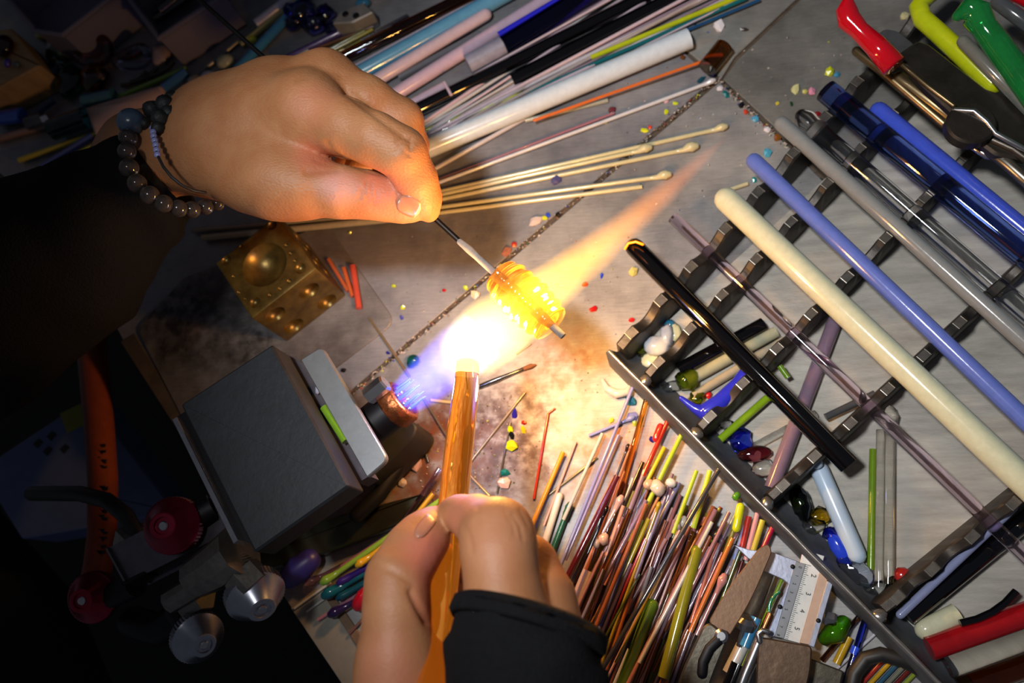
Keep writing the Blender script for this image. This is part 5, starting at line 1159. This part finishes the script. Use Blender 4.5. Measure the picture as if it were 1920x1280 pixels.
for (c, tr, lab, x1, y1, x2, y2, w, z) in (('#2d5c70', 0, 'teal block above the pink slab', 158, 190, 214, 178, 26, 4), ('#2148b0', 0, 'bright blue stub at the left edge', -10, 222, 42, 216, 28, 3), ('#3f78b0', 1, 'clear blue stub beside the bright blue one', 66, 212, 100, 188, 16, 4), ('#c9c4c8', 1, 'clear colourless lump by the teal bundle', 52, 232, 82, 222, 26, 3), ('#1f5a60', 1, 'teal streaky bundle at the end of the pink slab', 98, 244, 162, 220, 40, 3), ('#8a6a5c', 0, 'brown stick at the left edge', -10, 262, 120, 226, 14, 1),
    ('#b8a81c', 0, 'yellow stick under the sleeve', 36, 300, 190, 248, 11, 1), ('#4a5aa8', 0, 'blue stick under the sleeve', 80, 314, 175, 254, 14, 1), ('#a8b020', 0, 'yellow-green stick against the pink slab', 108, 306, 240, 240, 8, 4), ('#7a9a20', 0, 'green stick above the pink slab', 204, 190, 350, 128, 10, 2), ('#2f5f96', 0, 'blue stub beside the grey rod', 306, 166, 350, 134, 18, 3)):
    rod('glass_rod', (clear if tr else opaque)(c), lab, Gc, x1, y1, x2, y2, w, z1=z)
for i, (x, y, c, n_) in enumerate(((397, 152, '#b8bcd0', 'pale lilac ball beside the blue rod'), (428, 122, '#b8b898', 'cream ball beside the blue rod'), (372, 160, '#8a8a80', 'grey ball left of the lilac ball'), (476, 78, '#b4c020', 'yellow-green crumb under the mandrel'))):
    lum2(opaque(c), n_, x, y, 15 if i < 3 else 8, 13 if i < 3 else 7, 10 if i < 3 else 6, 50+i, 0.08, 3)
for i, (x, y, r) in enumerate(((570, 32, 24), (596, 52, 22), (612, 36, 18), (556, 48, 16), (628, 60, 14))):
    lum2(clear('#5a52a8'), '%s violet crystal lump in the cluster above the knuckles' % ['largest', 'second largest', 'rightmost small', 'leftmost', 'lowest'][i], x, y, r, r*0.85, r*0.7, 60+i, 0.3)
hb_ = empty('drilled_block', P(645, 28, 0), 'grey metal block with two round holes at the top edge', 'metal block')
obj('block', slab([(622, 44), (640, 18), (682, 4), (700, 22), (660, 42)], 14, 13, 0.0015, 0.0008), mat('grey_zamak', '#8f9090', 0.45, 0.5, noise=(100, 0.3)), hb_, auto=30)
for (x, y) in ((648, 27), (668, 30)): obj('hole', lathe([(0.0022, 0), (0.0022, 0.0006), (0.0016, 0.0007)], P(x, y, 13.9), (0, 0, 1), 16), blk, hb_)
lum2(opaque('#3f8ab0'), 'sky blue chip on top of the drilled block', 684, 12, 12, 8, 8, 70)
# ------------------------------------------------------------------ loose things on the plate
obj('teal_drop', lathe([(0.0004, -0.0044), (0.0022, -0.003), (0.0034, -0.0005), (0.0034, 0.0015), (0.002, 0.0034), (0.0004, 0.004)], P(774, 677, 2.4), (P(786, 662)-P(768, 688)).normalized(), 20), clear('#0f7a78'), None, 'shiny teal teardrop lying near the flame', 'glass drop')
br_ = empty('fine_paintbrush', P(950, 705, 1), 'thin dark brush with a brown tip lying behind the glowing rod', 'brush')
obj('brush_handle', tube([P(848, 744, 2), P(905, 722, 2.4), P(925, 714, 2.6), P(965, 698, 2.2), P(985, 690, 2)], [0.0006, 0.0013, 0.0014, 0.001, 0.001], 10), mat('brush_lacquer', '#1b1a1c', 0.2, coat=0.6), br_)
obj('brush_tip', tube([P(983, 691, 2), P(996, 686, 2), P(1004, 684, 1.6)], [0.0011, 0.0014, 0.0005], 10), mat('bristle', '#6a3f1c', 0.8), br_)
obj('amber_chunk', rodgeo(1326, 128, 1358, 88, 36, 0.2, seg=14), clear('#a87808'), None, 'short thick amber glass chunk on the plate seam', 'glass lump', auto=40)
obj('curl_scrap', tube([P(1130, 712, 1.5), P(1138, 728, 2.4), P(1156, 738, 3), P(1174, 736, 2.5), P(1182, 722, 1.6)], [0.0008, 0.0018, 0.0026, 0.0022, 0.0008], 12), opaque('#d8d0c4'), None, 'curved white glass scrap by the tray lip', 'glass chip')
for (m, lab, x1, y1, x2, y2, w) in ((opaque('#3a3e34'), 'dark green thin stick beside the glowing rod', 782, 795, 803, 866, 6), (opaque('#9a8060'), 'tan stick crossing under the glowing rod', 880, 890, 918, 930, 5), (opaque('#7a6a50'), 'thin tan wire near the rounded plate corner', 692, 596, 768, 706, 5), (opaque('#6a6058'), 'dark thin wire behind the blue flame', 795, 748, 840, 822, 5), (opaque('#8a7a66'), 'long thin tan wire behind the glowing rod', 880, 868, 985, 735, 5), (opaque('#8f8a80'), 'thin grey wire at the flame edge', 968, 664, 996, 644, 4), (opaque('#c4a878'), 'beige thin stick under the flame', 808, 750, 862, 756, 6), (opaque('#4a443c'), 'dark wire from the paint chips to the hand', 957, 792, 932, 925, 4), (opaque('#cdc6a0'), 'short cream stick behind the ivory rod tip', 1366, 356, 1402, 344, 8)):
    rod('thin_stick', m, lab, 'thin sticks on the plate', x1, y1, x2, y2, w, z1=0.2, cat='stick')
for (c, lab, x, y, rx, ry) in (('#dcb2a6', 'pink flat shard beside the black gas pipe', 776, 862, 18, 22), ('#d9c4b0', 'cream shard below the pink one', 757, 905, 9, 10), ('#e8bcae', 'round pink chip right of the glowing rod', 946, 906, 14, 13), ('#d8e01c', 'largest yellow chip right of the glowing rod', 960, 836, 12, 13), ('#14706c', 'teal chip below the yellow ones', 949, 886, 11, 7), ('#2a22a0', 'dark blue bent chip above the yellow ones', 966, 776, 6, 12), ('#c8d414', 'yellow chip under the dark blue one', 957, 808, 6, 9), ('#cdd61c', 'small yellow chip by the red flake', 982, 806, 5, 8), ('#c02a1c', 'red flake next to the small yellow chip', 983, 792, 6, 5), ('#101014', 'black chip between the yellow chips', 960, 817, 5, 8),
    ('#2a7890', 'turquoise flake by the tray lip', 1182, 752, 11, 10), ('#7a82c8', 'periwinkle shard at the lilac stringer', 1184, 783, 13, 11), ('#2a1f8a', 'dark blue bar chip at the pile top', 1223, 825, 5, 8), ('#e0e038', 'yellow crumb near the lilac shard', 1146, 788, 6, 5), ('#b9c840', 'green-yellow crumb at the amber stringer', 1190, 794, 5, 7),
    ('#c8c074', 'round straw-coloured ball near the black rod', 1188, 511, 9, 9), ('#c01a1c', 'red chip beside the flame, right', 1097, 534, 8, 5), ('#b01a1c', 'red chip below the bead tip', 1112, 580, 9, 6), ('#c82020', 'red chip nearest the tray corner', 1184, 601, 7, 5), ('#1f38c8', 'tiny blue bar near the straw ball', 1128, 518, 3, 6), ('#d8c8a8', 'cream round chip beside the bead', 892, 554, 10, 9), ('#c9d420', 'yellow crumb on the seam beside the bead', 873, 540, 6, 5), ('#b82020', 'red crumb left of the seam', 833, 545, 5, 4),
    ('#4a4a7a', 'greyish violet scrap on the upper plate', 1043, 340, 12, 9), ('#c8d028', 'lime crumb on the upper plate near the seam', 1022, 410, 5, 5), ('#2a48c0', 'blue crumb on the upper seam', 1028, 404, 6, 5), ('#1a1616', 'black crumb beside the blue one', 1046, 403, 5, 5), ('#c9b8b4', 'clear pinkish crumb on the seam', 1006, 416, 14, 9), ('#b0342a', 'rust red crumb on the seam', 964, 459, 6, 6), ('#a06a5a', 'brownish crumb cluster on the seam', 950, 474, 14, 8),
    ('#9a1c20', 'dark red flake under the thumb', 706, 412, 8, 4), ('#c8d42a', 'lime crumb under the thumb', 657, 437, 4, 3), ('#c9d42a', 'yellow chip near the rounded plate corner', 739, 537, 5, 4), ('#d0d82a', 'yellow chip right of the rounded plate corner', 756, 577, 5, 5), ('#4a48a8', 'violet crumb by the rounded plate corner', 754, 596, 4, 5), ('#2a2a90', 'dark blue crumb on the seam by the torch', 728, 662, 5, 4), ('#1a1618', 'black bead beside the aluminium plate', 645, 694, 6, 5),
    ('#c4ce1c', 'lime chip near the masher tool', 1556, 137, 11, 9), ('#3f86a8', 'blue chip touching the lime chip', 1569, 142, 7, 6), ('#c9c890', 'cream chip left of the blue cut rod', 1491, 170, 8, 10), ('#d890a8', 'pink chip left of the blue cut rod', 1521, 174, 8, 8), ('#b9b45a', 'mustard crumb between cream and pink chips', 1509, 173, 5, 5), ('#c8bc40', 'tiny yellow crumb by the clear knob', 1457, 195, 4, 4), ('#16401c', 'dark green sliver by the clear knob', 1484, 196, 3, 6), ('#7a1418', 'dark red chip behind the clear knob', 1532, 215, 7, 5), ('#c0bc8c', 'greenish stone under the yellow rod', 1694, 32, 10, 9),
    ('#49a0c0', 'light blue chip left of the periwinkle rod', 1438, 288, 8, 10), ('#1f8a86', 'teal chip by the ivory rod tip', 1414, 338, 5, 7), ('#4a9cc4', 'blue chip on the right-hand seam', 1415, 225, 8, 7), ('#156a6c', 'teal chip on the right-hand seam', 1360, 178, 6, 9), ('#14141a', 'black chip on the right-hand seam', 1390, 199, 7, 6), ('#c4452a', 'orange chip on the right-hand seam', 1398, 212, 5, 6), ('#dcd6dc', 'white chip at the top of the right-hand seam', 1350, 167, 7, 6), ('#e0dce2', 'white chip lower on the right-hand seam', 1438, 245, 7, 6), ('#7a4a18', 'brown chip by the grey rod tip', 1457, 260, 7, 8), ('#2a1c90', 'violet-blue chip at the seam crossing', 1337, 139, 6, 6), ('#14475a', 'dark teal shard at the seam crossing', 1315, 151, 9, 5), ('#6ab0c8', 'light blue chip by the thick white rod end', 1282, 87, 9, 8), ('#6a3a18', 'brown crumb below the light blue chip', 1280, 109, 6, 5), ('#e4e0e6', 'white chunk beside the pale strip', 1348, 52, 11, 11), ('#3a2c26', 'dark sliver on the pale strip', 1395, 57, 9, 4), ('#c8d82a', 'lime chip on the upper seam end', 1267, 195, 6, 4), ('#c8d41a', 'second lime chip on the upper seam', 1249, 211, 5, 5), ('#ccd61a', 'third lime chip on the upper seam', 1209, 246, 8, 5), ('#c8443a', 'coral chip beside the third lime chip', 1219, 240, 5, 4), ('#ccd42a', 'lime crumb by the long white stringer', 1134, 229, 5, 5), ('#d8b0b8', 'pink crumb right of the stringer', 1249, 190, 5, 5), ('#6a2c34', 'dark wine end of the mauve stringer', 1148, 208, 9, 6)):
    s = S(x, y, 0.5); h = min(rx, ry)*0.5*s
    obj('glass_chip', blob(P(x, y, 0)+Vector((0, 0, h*0.8+0.0002)), rx*s, ry*s, h, int(x*7+y), 0.28, 1, Matrix.Rotation((x*7+y) % 1.3-0.65, 3, 'Z') @ Matrix.Rotation(0.4, 3, 'X')), opaque(c), None, lab, 'glass chip', 'loose chips on the bench plates', smooth=False)
# grit and glass dust: nobody could count it
rnd = random.Random(9); V, F = [], []
def grit(x, y, r, mats_):
    k = len(V); p = P(x, y, 0.15); s = S(x, y, 0)*r
    for d in ((1, 0, 0), (-0.5, 0.87, 0), (-0.5, -0.87, 0), (0, 0, 1.0)):
        V.append((p.x+d[0]*s*rnd.uniform(0.6, 1.3), p.y+d[1]*s*rnd.uniform(0.6, 1.3), p.z+d[2]*s*rnd.uniform(0.5, 1.1)))
    F.extend([[k, k+1, k+3], [k+1, k+2, k+3], [k+2, k, k+3], [k, k+2, k+1]])
    for _ in range(4): mats_.append(rnd.choice([0]*9+[1]*9+[2]*5+[3, 4, 5, 6]))
mi = []
for i in range(520):                                   # caught in the seams
    t = rnd.random(); a = line(655, 742, 1340, 151, t) if rnd.random() < 0.72 else line(1345, 150, 1476, 276, t)
    grit(a[0]+rnd.gauss(0, 3), a[1]+rnd.gauss(0, 3), rnd.uniform(1.2, 3.8), mi)
for i in range(330):
    x, y = rnd.uniform(760, 1240), rnd.uniform(430, 960)
    grit(x, y, rnd.choice([0.8, 1, 1.2, 1.6, 2.2]), mi)
for i in range(200): grit(rnd.gauss(880, 60), rnd.gauss(850, 50), rnd.choice([1, 1.6, 2.4, 3]), mi)
for i in range(160): grit(rnd.uniform(1150, 1620), rnd.uniform(60, 420), rnd.choice([1, 1.4, 2, 3]), mi)
go = obj('glass_grit', (V, F), opaque('#d8d0c6'), None, 'scattered glass grit and dust on the plates and in the seams', 'grit', None, 'stuff', smooth=False)
for c in ('#8a7a6c', '#3a2c26', '#c9d42a', '#b8322a', '#2a5ac0', '#1f7a74'): go.data.materials.append(opaque(c))
go.data.polygons.foreach_set('material_index', mi)
